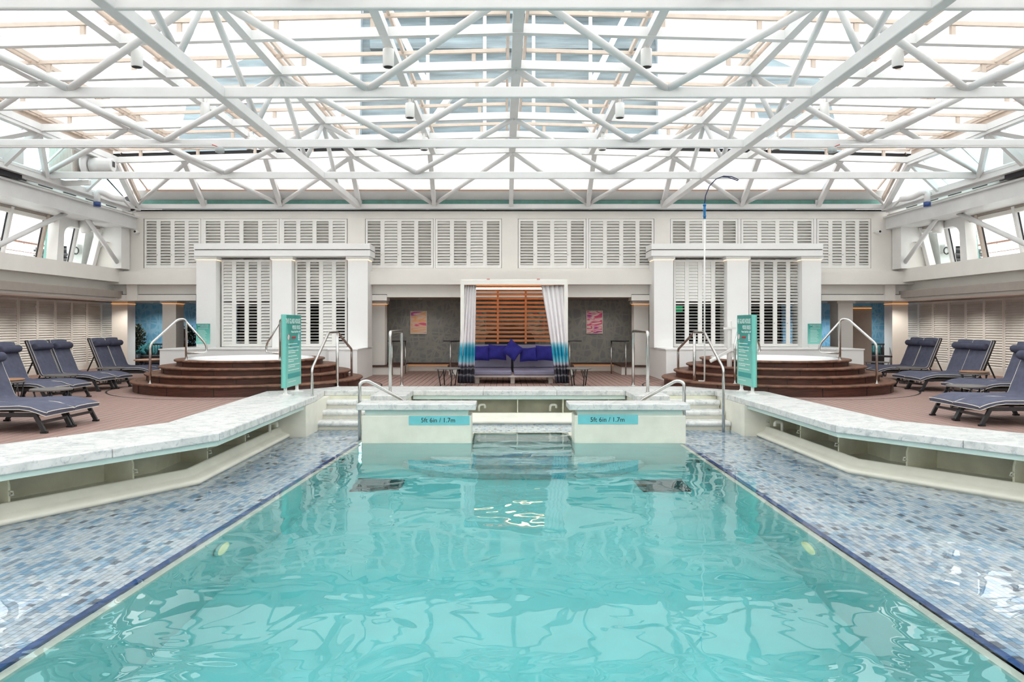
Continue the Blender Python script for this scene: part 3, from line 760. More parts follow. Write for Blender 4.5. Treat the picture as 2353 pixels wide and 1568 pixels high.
# ================================================================== roof
def ZR(x): return 5.45 - .026 * abs(x)
CZ = 4.58
chords = [1.6, 4.45, 7.3, 10.14, 13.0, 15.77]
bn = [-9.95, -6.15, -2.05, 2.05, 6.15, 9.95]
tn = [-7.5, -3.7, 0, 3.7, 7.5]
names = ['rearmost white roof truss, above the camera', 'white roof truss above the near end of the pool', 'white roof truss along the very top of the picture',
         'second white roof truss from the top of the picture', 'third white roof truss, with cable conduits along it', 'fourth white roof truss, the lowest one before the wall']
for k, y in enumerate(chords):
    t = empty('roof_truss', (0, y, CZ), names[k], 'truss', 'roof trusses')
    bevel(B(-10.0, 10.0, y - .035, y + .035, CZ - .075, CZ + .075).build('bottom_chord', M['steel_white'], t), .015, 2)
    yt = y - 1.4
    for i, xt in enumerate(tn):
        for xb in (bn[i], bn[i + 1]):
            if y < 4: continue
            p = Vector((xt, yt, ZR(xt) - .05)); q = Vector((xb, y, CZ + .05))
            MB().tube([p, q], .052, 12).build('diagonal_tube', M['steel_white'], t)
    # longitudinal struts at +-4.08
    for s in (-1, 1):
        p = Vector((s * 3.7, yt, ZR(3.7) - .05))
        MB().tube([p, (s * 4.08, yt + .12, CZ + .05)], .042, 10).build('strut', M['steel_white'], t)
        MB().tube([p, (s * 4.08, yt + 2.9, CZ + .05)], .045, 10).build('strut', M['steel_white'], t)
# end bay to the wall
t = empty('roof_truss', (0, 19.8, CZ), 'white truss bay sloping down to the back wall top', 'truss', 'roof trusses')
yt = 17.15
bnw = [-9.95, -6.15, -2.05, 2.05, 6.15, 9.95]
for i, xt in enumerate(tn):
    for xb in (bnw[i], bnw[i + 1]):
        MB().tube([(xt, yt, ZR(xt) - .05), (xb, 19.7, 4.6)], .05, 12).build('diagonal_tube', M['steel_white'], t)
for xr in (0, -2.05, 2.05, -4.05, 4.05, -6.15, 6.15, -8.2, 8.2):
    xt_ = xr * .93
    MB().bar((xt_, yt, ZR(xt_) - .02), (xr, 19.72, 4.6), .11, .11).build('end_rafter', M['steel_white'], t)
bevel(B(-10.1, 10.1, 19.74, 19.92, 4.5, 4.62).build('wall_plate', M['steel_white'], t), .01)
B(-10.0, 10.0, 19.86, 19.9, 4.62, 4.735).build('tinted_strip', M['teal'], t)
for xr in (-8.2, -6.15, -4.05, -2.05, 0, 2.05, 4.05, 6.15, 8.2): B(xr - .05, xr + .05, 19.8, 19.88, 4.62, 4.735).build('strip_post', M['steel_white'], t)
mb = MB(); mb.add([(-10, 19.9, 4.735), (10, 19.9, 4.735), (10, 19.45, 4.93), (-10, 19.45, 4.93)], [(0, 1, 2, 3)]); mb.add([(-10, 19.9, 4.735), (10, 19.9, 4.735), (10, 20.0, 4.9), (-10, 20., 4.9)], [(3, 2, 1, 0)])
mb.build('eave_panel', M['steel_white'], t)
for s in (-1, 1):
    lb = empty('roof_beam', (s * 4.08, 10, CZ), 'long white box beam running towards the wall on the %s' % SIDE[s], 'beam', 'long roof beams')
    bevel(B(s * 4.08 - .07, s * 4.08 + .07, 0.5, 19.75, CZ - .077, CZ + .073).build('box_beam', M['steel_white'], lb), .012)
# top grid
top = empty('roof_glazing', (0, 10, 5.4), kind='structure', label='glazed roof of white beams, cream bars and clear panes')
LX = [-9.2, -7.5, -5.5, -3.7, -1.83, 0, 1.83, 3.7, 5.5, 7.5, 9.2]
rows = [8.75 + 1.4 * k for k in range(-9, 7)]
for y in rows:
    hh = .13
    for s in (-1, 1):
        MB().bar((s * 9.2, y, ZR(9.2)), (0, y, ZR(0)), .10, .13).build('cross_beam', M['steel_white'], top)
for i, x in enumerate(LX):
    wd = .15 if x == 0 else .12
    MB().bar((x, rows[0], ZR(x) + .01), (x, rows[-1], ZR(x) + .01), wd, .13).build('long_beam', M['steel_white'], top)
post = B(-.03, .03, -.03, .03, 0, .16).mesh('bracket', M['cream'])
cgap = .22
npost = 0
for ri, y in enumerate(rows):
    for s in (-1, 1):
        p = Vector((s * 9.2, y - .04, ZR(9.2) + cgap)); q = Vector((s * .16, y - .04, ZR(.16) + cgap))
        MB().bar(p, q, .05, .055).build('glazing_bar', M['cream'], top)
        MB().bar(p + Vector((0, .08, .03)), q + Vector((0, .08, .03)), .035, .05).build('glazing_bar', M['cream'], top)
    if ri >= 8:
        for k in range(14):
            x = -8.6 + k * 1.323
            inst('bracket', post, top, (x, y - .02, ZR(x) + .06)); npost += 1
for i, x in enumerate(LX):
    for dx in ((-.13, .13) if x == 0 else (-.05, .07)):
        MB().bar((x + dx, rows[0], ZR(x) + cgap + .03), (x + dx, rows[-1], ZR(x) + cgap + .03), .045, .07).build('glazing_bar', M['cream'], top)
pc = {}
for i in range(len(LX) - 1):
    for j in range(len(rows) - 1):
        xa, xb = LX[i] + .08, LX[i + 1] - .08
        if LX[i] == 0: xa += .07
        if LX[i + 1] == 0: xb -= .07
        mb = MB(); za, zb_ = ZR(xa) + cgap + .06, ZR(xb) + cgap + .06; ya, yb = rows[j] + .03, rows[j + 1] - .05
        v = [(xa, ya, za), (xb, ya, zb_), (xb, yb, zb_), (xa, yb, za)]
        mb.add(v, [(3, 2, 1, 0)])
        mb.build('glass_pane', M['glass'], top)
# sloping end panes, milky
xs = [-9.6, -8.2, -6.15, -4.05, -2.05, 0, 2.05, 4.05, 6.15, 8.2, 9.6]
for a, b in zip(xs, xs[1:]):
    mb = MB(); p0 = Vector((a * .95, 17.2, ZR(a) + .16)); p1 = Vector((b * .95, 17.2, ZR(b) + .16)); q0 = Vector((a, 19.45, 4.95)); q1 = Vector((b, 19.45, 4.95))
    g = .05
    mb.add([p0 + Vector((g, 0, 0)), p1 - Vector((g, 0, 0)), q1 - Vector((g, 0, 0)), q0 + Vector((g, 0, 0))], [(0, 1, 2, 3)])
    mb.build('end_pane', M['milky'], top)
    for p, q in ((p0, q0), (p1, q1)):
        MB().bar(p + Vector((.03, 0, .02)), q + Vector((.03, 0, .02)), .035, .06).build('glazing_bar', M['cream'], top)
MB().bar((-9.6, 19.43, 4.93), (9.6, 19.43, 4.93), .03, .03).build('glazing_bar', M['tantray'], top)
for s in (-1, 1): MB().bar((s * 9.4, 17.22, ZR(9.4) + .13), (0, 17.22, ZR(0) + .13), .05, .07).build('dark_gap', M['black'], top)

# side clerestory and crane-rail beams
for s in (-1, 1):
    c = empty('side_clerestory', (s * 9.8, 15, 4.4), 'slanted %s clerestory of aqua glass under the roof edge' % SIDE[s], 'window')
    T = lambda y: Vector((s * 9.22, y, 5.16)); Bm = lambda y: Vector((s * 9.92, y, 4.5))
    MB().bar(T(-4), T(17.15), .13, .13).build('top_rail', M['steel_white'], c)
    MB().bar(T(-4) + Vector((s * .08, 0, .2)), T(17.2) + Vector((s * .08, 0, .2)), .06, .16).build('cream_edge', M['cream'], c)
    MB().bar(Bm(-4), Bm(19.7), .12, .14).build('bottom_rail', M['steel_white'], c)
    ys = [8.75, 11.55, 14.35, 17.15]
    for k, y in enumerate(ys):
        MB().bar(T(y), Bm(y), .12, .10, up=(0, 1, 0)).build('post', M['steel_white'], c)
        if k < 3:
            ym = y + 1.4
            MB().bar(T(y), Bm(ym), .10, .08, up=(s, 0, .5)).build('brace', M['steel_white'], c)
            MB().bar(T(y + 2.8), Bm(ym), .10, .08, up=(s, 0, .5)).build('brace', M['steel_white'], c)
    MB().bar(T(17.15), Bm(19.6), .12, .12).build('brace', M['steel_white'], c)
    MB().bar(T(17.15) + Vector((-s * .12, .05, .12)), Bm(19.6) + Vector((-s * .12, -.1, .2)), .06, .14).build('cream_edge', M['cream'], c)
    for k, (ya, yb) in enumerate(((-4, 0), (0, 4.5), (4.5, 8.75), (8.75, 11.55), (11.55, 14.35), (14.35, 15.75), (15.75, 17.15))):
        d = Vector((s * .28, 0, .08)); mb = MB()
        mb.add([T(ya) + d, T(yb) + d, Bm(yb) + d, Bm(ya) + d], [(0, 1, 2, 3)])
        mb.build('aqua_pane', M['glasstint'], c)
        MB().bar(T(yb) + d, Bm(yb) + d, .04, .05, up=(0, 1, 0)).build('mullion', M['steel_white'], c)
    d = Vector((s * .28, 0, .08)); mb = MB(); mb.add([T(17.15) + d, Bm(19.6) + d, Bm(17.15) + d], [(0, 1, 2)]); mb.build('aqua_pane', M['glasstint'], c)
    B(min(s * 9.86, s * 9.9), max(s * 9.86, s * 9.9), 9.5, 14.9, 4.62, 5.02).build('cover_panel', M['steel_white'], c)
    # rail beam
    b = empty('rail_beam', (s * 10.2, 14, 4), 'deep white steel rail beam along the top of the %s side wall' % SIDE[s], 'beam')
    def rb(xa, xb, ya, yb, za, zb_, nm, m): return B(min(s * xa, s * xb), max(s * xa, s * xb), ya, yb, za, zb_).build(nm, M[m], b)
    rb(10.12, 10.2, -5, WY, 4.0, 4.27, 'web', 'steel_white'); rb(10.05, 10.5, -5, WY, 4.27, 4.31, 'top_flange', 'steel_white'); rb(10.12, 11.1, -5, WY, 3.97, 4.0, 'bottom_plate', 'steel_white')
    rb(10.16, 10.3, -5, WY, 4.31, 4.36, 'track', 'soffit'); rb(9.98, 10.06, -5, 19.7, 4.38, 4.44, 'track_cover', 'steel_white'); rb(10.2, 10.4, -5, WY, 4.31, 4.5, 'track_web', 'white')
    for y in [13.2 + .9 * k for k in range(7)]: rb(10.19, 10.21, y, y + .5, 4.40, 4.44, 'slot', 'black')
    rb(9.96, 10.05, -5, 15.0, 4.33, 4.52, 'brush_guard', 'rubber')
    rb(9.85, 10.3, -5, 15.6, 4.54, 4.6, 'angle_plate', 'steel_white')
    # pipe elbow with coloured tip
    e = empty('vent_elbow', (s * 9.95, 17.6, 4.4), 'white bent vent pipe with blue tip on the %s rail beam' % SIDE[s], 'pipe')
    pts = fillet([(s * 9.3, 17.7, 4.40), (s * 9.45, 17.45, 4.40), (s * 9.52, 17.2, 4.47), (s * 9.62, 17.15, 4.47), (s * 9.62, 17.15, 4.22)], .08)
    MB().bar((s * 9.3, 17.7, 4.40), (s * 9.75, 18.9, 4.42), .05, .05).build('hanger_bar', M['steel_white'], e)
    MB().bar((s * 9.5, 17.4, 4.44), (s * 9.92, 17.4, 4.5), .05, .05).build('hanger_bar', M['steel_white'], e)
    MB().tube(pts, .07, 10).build('elbow', M['steel_white'], e)
    MB().lathe([(.078, 0), (.078, -.11)], (s * 9.62, 17.15, 4.24), 12).build('tip', M['navyplastic'], e)
    # fixed camera on wall
    cx_ = PX(317 if s < 0 else 2015, 19.9); cz_ = PZ(534, 19.9)
    k = empty('security_camera', (cx_, 19.9, cz_), 'small white security camera at the %s end of the back wall' % SIDE[s], 'camera')
    MB().lathe([(.03, .1), (.045, .08), (.045, -.06), (.03, -.07)], (cx_, 19.8, cz_), 14, 'y').build('housing', M['white'], k)
    MB().lathe([(.03, 0), (.03, -.012)], (cx_, 19.735, cz_), 14, 'y').build('lens', M['black'], k)
    B(cx_ - .02, cx_ + .02, 19.88, 19.98, cz_ - .02, cz_ + .02).build('bracket', M['white'], k)

# upper side windows
for s in (-1, 1):
    wn = empty('window_%d' % (1 if s < 0 else 2), (s * 11, 14, 2.9), kind='structure', label='leaning side windows on the %s above the band' % SIDE[s])
    XB, XT, z0, z1 = s * 11.07, s * 10.87, 2.88, 3.86
    P = lambda y, z: Vector((XB + (XT - XB) * (z - z0) / (z1 - z0), y, z))
    ys = [-5.25 + 1.25 * k for k in range(21)]
    for y in ys:
        MB().bar(P(y, z0), P(y, z1 + .1), .10, .09, up=(0, 1, 0)).build('post', M['cream'] if int(y * 4) % 2 else M['white'], wn)
        MB().bar(P(y - .08, z0), P(y - .08, z1), .02, .03, up=(0, 1, 0)).build('gasket', M['rubber'], wn)
    MB().bar(P(-5, z1), P(19.9, z1), .08, .09).build('head_rail', M['wall'], wn)
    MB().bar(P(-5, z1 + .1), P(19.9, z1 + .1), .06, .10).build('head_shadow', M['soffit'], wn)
    for a, b in zip(ys, ys[1:]):
        mb = MB(); mb.add([P(a, z0), P(b, z0), P(b, z1), P(a, z1)], [(0, 1, 2, 3)]); mb.build('pane', M['glass'], wn)
    for yb_, nm in ((17.42, 'nearer'), (13.6, 'nearest')):
        bt = empty('buttress', (s * 10.9, yb_, 2.88), '%s white curved knee buttress in the %s side windows' % (nm, SIDE[s]), 'buttress')
        n = 8; X0, X1 = s * 10.98, s * 10.72
        prf = [(yb_, 2.88), (yb_ + .26, 2.88), (yb_ + .30, 3.55)] + [(yb_ + .30 + .34 * (1 - math.cos(math.pi / 2 * i / n)), 3.55 + .24 * math.sin(math.pi / 2 * i / n)) for i in range(1, n + 1)] + [(yb_ + 1.15, 3.79), (yb_ + 1.15, 3.98), (yb_ + .12, 3.98)]
        mb = MB(); m_ = len(prf)
        mb.add([(X0, a, z) for a, z in prf] + [(X1, a, z) for a, z in prf], [tuple(range(m_)), tuple(reversed(range(m_, 2 * m_)))] + [(i, m_ + i, m_ + (i + 1) % m_, (i + 1) % m_) for i in range(m_)])
        mb.build('knee_plate', M['white'], bt)
        MB().lathe([(.10, -.16), (.14, -.05), (.14, .16)], (s * 10.6, yb_ + 1.0, 3.84), 14).build('housing', M['white'], bt)
    # end panel with arched inset
    ep = empty('end_buttress', (s * 10.7, 19.85, 2.88), 'leaning white end panel with arched niche in the %s corner' % SIDE[s], 'buttress')
    ya, yb_ = 19.55, 19.95
    out = [(s * 11.2, 2.88), (s * 10.28, 2.88), (s * 10.28, 3.97), (s * 10.85, 3.97)]
    inn = [(s * 11.02, 2.88)] + [(s * (10.78 + .2 * math.cos(math.pi * i / 8)), 3.5 + .16 * math.sin(math.pi * i / 8)) for i in range(9)] + [(s * 10.58, 2.88)]
    mb = MB(); m_ = 4
    for lo, hi in (((s * 11.2, s * 11.0), None),): pass
    def strip(pa, pb):
        mb.add([(x, ya, z) for x, z in pa] + [(x, yb_, z) for x, z in pa], [])
    MB().bar((s * 11.12, ya, 2.88), (s * 10.84, ya, 3.97), .16, .16, up=(0, 1, 0)).build('leaning_post', M['white'], ep)
    B(min(s * 10.28, s * 10.5), max(s * 10.28, s * 10.5), ya - .04, yb_, 2.88, 3.97).build('corner_post', M['white'], ep)
    mb = MB(); ring = [(s * (10.68 + .20 * math.cos(math.pi * i / 10)), 3.45 + .14 * math.sin(math.pi * i / 10)) for i in range(11)]
    v = [(x, ya, z) for x, z in ring] + [(x, ya, 3.97) for x, z in ring]
    mb.add(v, [(i, i + 1, i + 12, i + 11) for i in range(10)]); mb.add([(x, ya + .12, z) for x, z in ring] + [(x, ya, z) for x, z in ring], [(i, i + 1, i + 12, i + 11) for i in range(10)])
    mb.build('arch', M['white'], ep)
    B(min(s * 10.4, s * 11.1), max(s * 10.4, s * 11.1), ya + .12, ya + .14, 2.88, 3.9).build('niche_back', M['wall'], ep)
    # round braces
    br = empty('wall_brace', (s * 10.5, 17.7, 2.9), 'pair of white round diagonal braces in the %s side windows' % SIDE[s], 'brace')
    MB().tube([(s * 10.4, 14.6, 2.85), (s * 10.4, 17.25, 4.0)], .055, 12).build('brace_tube', M['steel_white'], br)
    MB().tube([(s * 10.4, 18.1, 4.0), (s * 10.4, 19.75, 2.9)], .055, 12).build('brace_tube', M['steel_white'], br)
    # outside: railing, stacked loungers, lamp post
    r_ = empty('outside_railing', (s * 14, 20, 2.6), 'ship railing with teak handrail outside the %s windows' % SIDE[s], 'railing')
    MB().bar((s * 14.2, 8, 3.8), (s * 14.2, 26, 3.8), .06, .05).build('handrail', M['handrailwood'], r_)
    MB().bar((s * 14.2, 8, 3.52), (s * 14.2, 26, 3.52), .02, .02).build('wire', M['handrailwood'], r_)
    for k in range(10): MB().tube([(s * 14.2, 9 + k * 1.8, 2.8), (s * 14.2, 9 + k * 1.8, 3.78)], .02, 6).build('stanchion', M['ext'], r_)
    B(min(s * 11.4, s * 14.6), max(s * 11.4, s * 14.6), -5, 27, 2.7, 2.8).build('outer_deck', M['ext'], kind='structure', label='narrow white outer deck beyond the %s windows' % SIDE[s])
    for k in range(5):
        z = 2.95 + k * .14
        q = empty('stacked_lounger', (s * 12.5, 20.6, z), 'grey deck lounger outside the %s windows, number %s up in its stack' % (SIDE[s], ('one', 'two', 'three', 'four', 'five')[k]), 'lounger', 'stacked loungers outside the %s windows' % SIDE[s])
        mb = MB(); mb.grid(lambda u, v: (s * (11.72 + 1.3 * u), 20.2 + .6 * v, z + .10 * math.sin(u * 5) * u), 8, 1); mb.grid(lambda u, v: (s * (11.72 + 1.3 * u), 20.2 + .6 * v, z - .06 + .10 * math.sin(u * 5) * u), 8, 1)
        mb.build('sling', M['stack'], q)
        MB().bar((s * 11.72, 20.2, z - .03), (s * 13.02, 20.2, z - .09), .05, .05).build('side_rail', M['darkmetal'], q)
        MB().bar((s * 11.75, 20.2, z - .13), (s * 11.75, 20.2, z), .04, .04).build('leg', M['darkmetal'], q)
        MB().bar((s * 12.95, 20.2, z - .13), (s * 12.95, 20.2, z), .04, .04).build('leg', M['darkmetal'], q)
    lp = empty('outside_post', (s * 11.6, 20.3, 2.5), 'broad white leaning post with lamp box outside the %s windows' % SIDE[s], 'post')
    MB().bar((s * 11.55, 19.75, 2.8), (s * 11.35, 19.75, 4.3), .3, .36, up=(0, 1, 0)).build('shaft', M['ext'], lp)
    bevel(B(s * 11.5 - .15, s * 11.5 + .15, 19.36, 19.6, 3.25, 3.52).build('lamp_box', M['ext'], lp), .04)
    MB().tube([(s * 11.38 + .07 * math.cos(a / 12 * 6.283), 19.34, 3.33 + .09 * math.sin(a / 12 * 6.283)) for a in range(12)], .016, 6, closed=True).build('cable_coil', M['black'], lp)
    MB().bar((s * 12.1, 19.2, 2.5), (s * 11.9, 19.2, 4.4), .14, .14).build('outside_strut', M['teal'], label='teal painted strut outside the %s windows' % SIDE[s], cat='strut')

# winch and cabinet in the upper left corner
wch = empty('winch', (-9.6, 16.2, 4.6), 'white cable winch drum with motor in the upper left corner', 'winch')
c0 = (PX(196, 16.25), 16.25, PZ(378, 16.25))
MB().lathe([(.28, 0), (.32, .02), (.32, .05), (.14, .06), (.14, .15), (.32, .16), (.32, .20), (.17, .23)], (c0[0] - .12, c0[1], c0[2]), 28, 'x').build('drum', M['steel_white'], wch)
MB().lathe([(.165, 0), (.165, .18), (.15, .2), (.15, .46), (.13, .48)], (c0[0] + .14, c0[1], c0[2] - .02), 24, 'x').build('motor', M['steel_white'], wch)
B(c0[0] + .625, c0[0] + .63, c0[1] - .05, c0[1] + .05, c0[2] - .06, c0[2] + .06).build('rating_plate', M['darkmetal'], wch)
MB().bar((c0[0] + .1, c0[1], c0[2] - .4), (-9.9, c0[1], 4.5), .1, .1).build('stand', M['steel_white'], wch)
cb = empty('control_cabinet', (-9.7, 15.9, 4.5), 'brushed steel control cabinet beside the white winch', 'cabinet')
xa, xb = PX(112, 15.9), PX(170, 15.9)
bevel(B(xa, xb, 15.9, 16.3, PZ(400, 15.9), PZ(305, 15.9)).build('case', M['box'], cb), .01)
B(PX(127, 15.9), PX(168, 15.9), 15.885, 15.9, PZ(398, 15.9), PZ(308, 15.9)).build('door', M['box'], cb)
pu = empty('pulley', (PX(296, 19.4), 19.4, PZ(468, 19.4)), 'dark cable pulley at the left end of the wall top', 'pulley')
MB().lathe([(.2, 0), (.2, .02), (.16, .03), (.16, .05), (.2, .06), (.2, .08)], (PX(296, 19.4), 19.4, PZ(468, 19.4)), 24, 'y').build('wheel', M['darkmetal'], pu)
MB().tube([(PX(243, 16.8), 16.8, PZ(408, 16.8)), (PX(296, 19.4) - .1, 19.35, PZ(468, 19.4) + .15)], .015, 6).build('cable', M['black'], pu)
# conduits and junction boxes on the third chord
for s, px in ((-1, 505), (1, 1912)):
    j = empty('junction_box', (PX(px, 12.8), 12.8, PZ(343, 12.8)), 'small grey junction box with red wire under the %s half of the third truss' % SIDE[s], 'junction box')
    MB().lathe([(.05, -.05), (.075, -.04), (.075, .04), (.05, .05)], (PX(px, 12.8), 12.8, PZ(345, 12.8)), 14).build('body', M['greybox'], j)
    xe = PX(px, 12.8) + s * .15
    MB().tube([(PX(px, 12.8), 12.8, PZ(339, 12.8)), (PX(px, 12.8) + s * .06, 12.82, PZ(336, 12.8)), (xe, 12.85, PZ(331, 12.8))], .008, 6).build('wire', M['redcable'], j)
    MB().bar((xe, 12.845, PZ(331, 12.8)), (s * 10, 12.845, PZ(331, 12.8)), .03, .03).build('conduit', M['steel_white'], j)

# pendant lamps
lamp_me = {}
proto = empty('pendant_lamp', (0, 0, 0))
MB().lathe([(.02, .14), (.078, .135), (.08, .12), (.08, -.11), (.072, -.115)], n=20).build('shade', M['white'], proto)
MB().lathe([(.066, -.1155), (.066, -.118)], n=20).build('aperture', M['black'], proto)
MB().tube([(0, 0, .13), (0, 0, .26)], .025, 8).build('stem', M['white'], proto)
MB().tube([(.02, 0, .13), (.05, 0, .2), (.03, 0, .27)], .005, 5).build('flex', M['white'], proto)
first = True
for ri, (y, zc, rn) in enumerate(((10.5, 5.17, 'nearest'), (12.9, 5.12, 'middle'), (15.2, 5.1, 'farthest'))):
    for x, cn in ((-5.4, 'outer left'), (-1.83, 'inner left'), (1.83, 'inner right'), (5.4, 'outer right')):
        o = proto if first else copy_tree(proto); first = False
        o.location = (x, y, zc); setp(o, 'white cylinder pendant lamp, %s one of the %s row' % (cn, rn), 'lamp', 'roof pendant lamps')

# funnel and mast outside, seen through the roof
fu = empty('funnel_tower', (0, 27, 6), 'tall grey blue ship tower with white frames seen through the roof glass', 'tower')
mb = MB(); prf = [(-13.3, 5), (13.3, 5), (12.0, 10.6), (9.2, 11.8), (5.6, 12.4), (5.2, 16.5), (-5.2, 16.5), (-5.6, 12.4), (-9.2, 11.8), (-12.0, 10.6)]
m_ = len(prf); mb.add([(x, 28, z) for x, z in prf] + [(x, 40, z) for x, z in prf], [tuple(range(m_)), tuple(reversed(range(m_, 2 * m_)))] + [(i, m_ + i, m_ + (i + 1) % m_, (i + 1) % m_) for i in range(m_)])
mb.build('tower_body', M['funnel'], fu)
for s in (-1, 1):
    mb = MB(); prf = [(s * 5.6, 5), (s * 10.6, 5), (s * 7.2, 16), (s * 5.5, 16)]
    mb.add([(x, 27.6, z) for x, z in prf] + [(x, 27.98, z) for x, z in prf], [(0, 1, 2, 3), (7, 6, 5, 4)] + [(i, 4 + i, 4 + (i + 1) % 4, (i + 1) % 4) for i in range(4)])
    mb.build('side_panel', M['funnelpale'], fu)
    MB().bar((s * 4.9, 27.3, 6), (s * 1.9, 27.3, 10.2), .3, .2).build('mast_leg', M['ext'], fu)
    MB().bar((s * 4.9, 27.3, 14), (s * 3.0, 27.3, 10.2), .35, .2).build('mast_leg', M['ext'], fu)
    MB().bar((s * 3.0, 27.3, 5), (s * 3.0, 27.3, 16), .12, .12).build('mast_post', M['ext'], fu)
    MB().bar((s * .9, 27.3, 5), (s * .9, 27.3, 16), .12, .12).build('mast_post', M['ext'], fu)
MB().bar((-6, 27.25, 10.2), (6, 27.25, 10.2), .16, .16).build('mast_rail', M['ext'], fu)
for z in (7.2, 8.4, 11.9, 13.2, 14.6): MB().bar((-5.2, 27.8, z), (5.2, 27.8, z), .3, .35).build('louvre', M['funnel'], fu)
# ================================================================== pavilions and hot tubs
for s in (-1, 1):
    sd = SIDE[s]
    pv = empty('pavilion', (s * 6.1, 19.6, .79), 'white three-column pavilion behind the %s hot tub' % sd, 'pavilion')
    cols = [(451, 496), (625, 670), (799, 845)] if s < 0 else [(1503, 1547), (1671, 1720), (1843, 1887)]
    Yc = 19.35; zc = 3.16
    for a, b in cols:
        x0, x1 = PX(a, Yc), PX(b, Yc)
        B(x0, x1, Yc, 19.99, .79, zc).build('column', M['pav'], pv)
        B(x0 - .04, x1 + .04, Yc - .05, 19.99, zc - .06, zc + .02).build('capital', M['pav'], pv)
        B(x0 - .015, x1 + .015, Yc - .02, 19.9, zc - .075, zc - .062).build('led_strip', M['ledsoft'], pv)
    xa, xb = PX(cols[0][0] - 6, 19.2), PX(cols[2][1] + 5, 19.2)
    bevel(B(xa, xb, 19.22, 19.99, 3.18, 3.335).build('lintel', M['pav'], pv), .008)
    B(xa + .01, xb - .01, 19.24, 19.99, 3.335, 3.352).build('dark_reveal', M['black'], pv)
    bevel(B(xa, xb, 19.2, 19.99, 3.352, 3.5).build('roof_slab', M['pav'], pv), .008)
    for k, f in enumerate((.22, .34, .64, .78)):
        x = xa + (xb - xa) * f; MB().lathe([(.045, 0), (.045, -.008)], (x, 19.45, 3.182), 10).build('downlight', M['white'], pv)
    # base block
    bl = empty('tub_surround', (s * 6.2, 19, 0), 'low white surround wall under the %s pavilion' % sd, 'wall')
    X = lambda v: s * v
    poly = [(X(3.8), 20.3), (X(3.8), 18.2), (X(4.5), 18.2), (X(4.62), 18.5), (X(7.86), 18.5), (X(7.98), 18.2), (X(8.66), 18.2), (X(8.66), 20.3)]
    if s > 0: poly = poly[::-1]
    MB().prism(poly[::-1] if s < 0 else poly[::-1], 0, .77).build('body', M['pav'], bl)
    poly2 = [(X(3.78), 20.3), (X(3.78), 18.18), (X(4.52), 18.18), (X(4.63), 18.48), (X(7.85), 18.48), (X(7.96), 18.18), (X(8.68), 18.18), (X(8.68), 20.3)]
    if s > 0: poly2 = poly2[::-1]
    MB().prism(poly2[::-1], .77, .80).build('cap', M['pav'], bl)
    # shutters
    gl = [(509, 624), (678, 797)] if s < 0 else [(1548, 1669), (1721, 1841)]
    pat = {(-1, 0): [(60, 62), (44, 12), (44, 14), (54, 50)], (-1, 1): [(40, 44), (36, 6), (58, 58), (42, 26)], (1, 0): [(74, 8), (72, 8), (70, 6), (34, 8)], (1, 1): [(38, 8), (34, 6), (32, 6), (34, 8)]}
    for gi, (a, b) in enumerate(gl):
        pt = pat[(s, gi)]
        shutter('pavilion_shutter', PX(a, 19.63), PX(b, 19.63), 19.63, .81, 3.12, 4, 27, 'tall louvred shutter between the %s columns of the %s pavilion' % (('left and middle', 'middle and right')[gi], sd), 'pavilion shutters',
                lambda p, k, n, pt=pt: R(pt[p][1] if k < n * .48 else pt[p][0]), gap_at=1.15)
    # tub
    tx, ty = s * 5.85, 16.6
    tb = empty('hot_tub', (tx, ty, 0), 'round raised hot tub with dark wooden steps on the %s' % sd, 'hot tub')
    zs = [0, .215, .37, .515, .65]; Rs = [2.45, 2.18, 1.90, 1.60]
    for k in range(4):
        Rk = Rs[k]; ri = Rs[k + 1] - .1 if k < 3 else 1.34
        st = MB().lathe([(Rk - .055, zs[k]), (Rk - .055, zs[k + 1] - .04)], (tx, ty, 0), 72, caps=False).build('riser', M['wood'], tb)
        MB().lathe([(ri, zs[k + 1] - .04), (Rk - .01, zs[k + 1] - .04), (Rk, zs[k + 1] - .03), (Rk, zs[k + 1] - .008), (Rk - .01, zs[k + 1]), (ri, zs[k + 1])], (tx, ty, 0), 72, caps=False).build('tread', M['woodtop'], tb)
        MB().lathe([(Rk - .13, zs[k + 1] + .0006), (Rk - .12, zs[k + 1] + .0012), (Rk - .11, zs[k + 1] + .0006)], (tx, ty, 0), 72, caps=False).build('tread_inlay', M['brown'], tb)
        for j in range(7):
            a = R(200 + j * 24 + k * 9); rr = Rk - .053
            MB().bar((tx + rr * math.cos(a), ty + rr * math.sin(a), zs[k] + .005), (tx + rr * math.cos(a), ty + rr * math.sin(a), zs[k + 1] - .045), .008, .008).build('riser_joint', M['black'], tb)
    MB().lathe([(1.36, .652), (1.33, .668), (1.28, .668), (1.22, .62), (1.18, .3), (.9, .1), (.01, .1)], (tx, ty, 0), 64, caps=False).build('acrylic_shell', M['tub'], tb)
    MB().lathe([(2.86, .002), (2.88, .003), (2.90, .002)], (tx, ty, 0), 72, caps=False).build('deck_groove', M['black'], tb)
    # tub rails
    for s2, nm in ((s, 'outer'), (-s, 'inner')):
        rl = empty('tub_handrail', (tx + s2 * 1.42, 14.76, .215), 'looped stainless handrail on the %s side of the %s hot tub' % (nm, sd), 'handrail')
        ax, ay = tx + s2 * 1.42, ty - 1.80; bx_, by = tx + s2 * .98, ty - 1.14; cx_, cy_ = tx + s2 * .62, ty - .95
        pts = fillet([(ax, ay, .215), (ax, ay, 1.0), (bx_ + s2 * .13, by - .09, 1.51), (bx_, by, 1.51), (bx_, by, .65)], .09, 5)
        MB().tube(pts, .024, 10).build('rail_tube', M['steel'], rl)
        pts = fillet([(bx_, by, 1.46), (cx_ + .02 * s2, cy_, .98), (cx_, cy_, .80), (bx_, by, .80)], .12, 6)
        MB().tube(pts, .022, 10).build('loop_tube', M['steel'], rl)
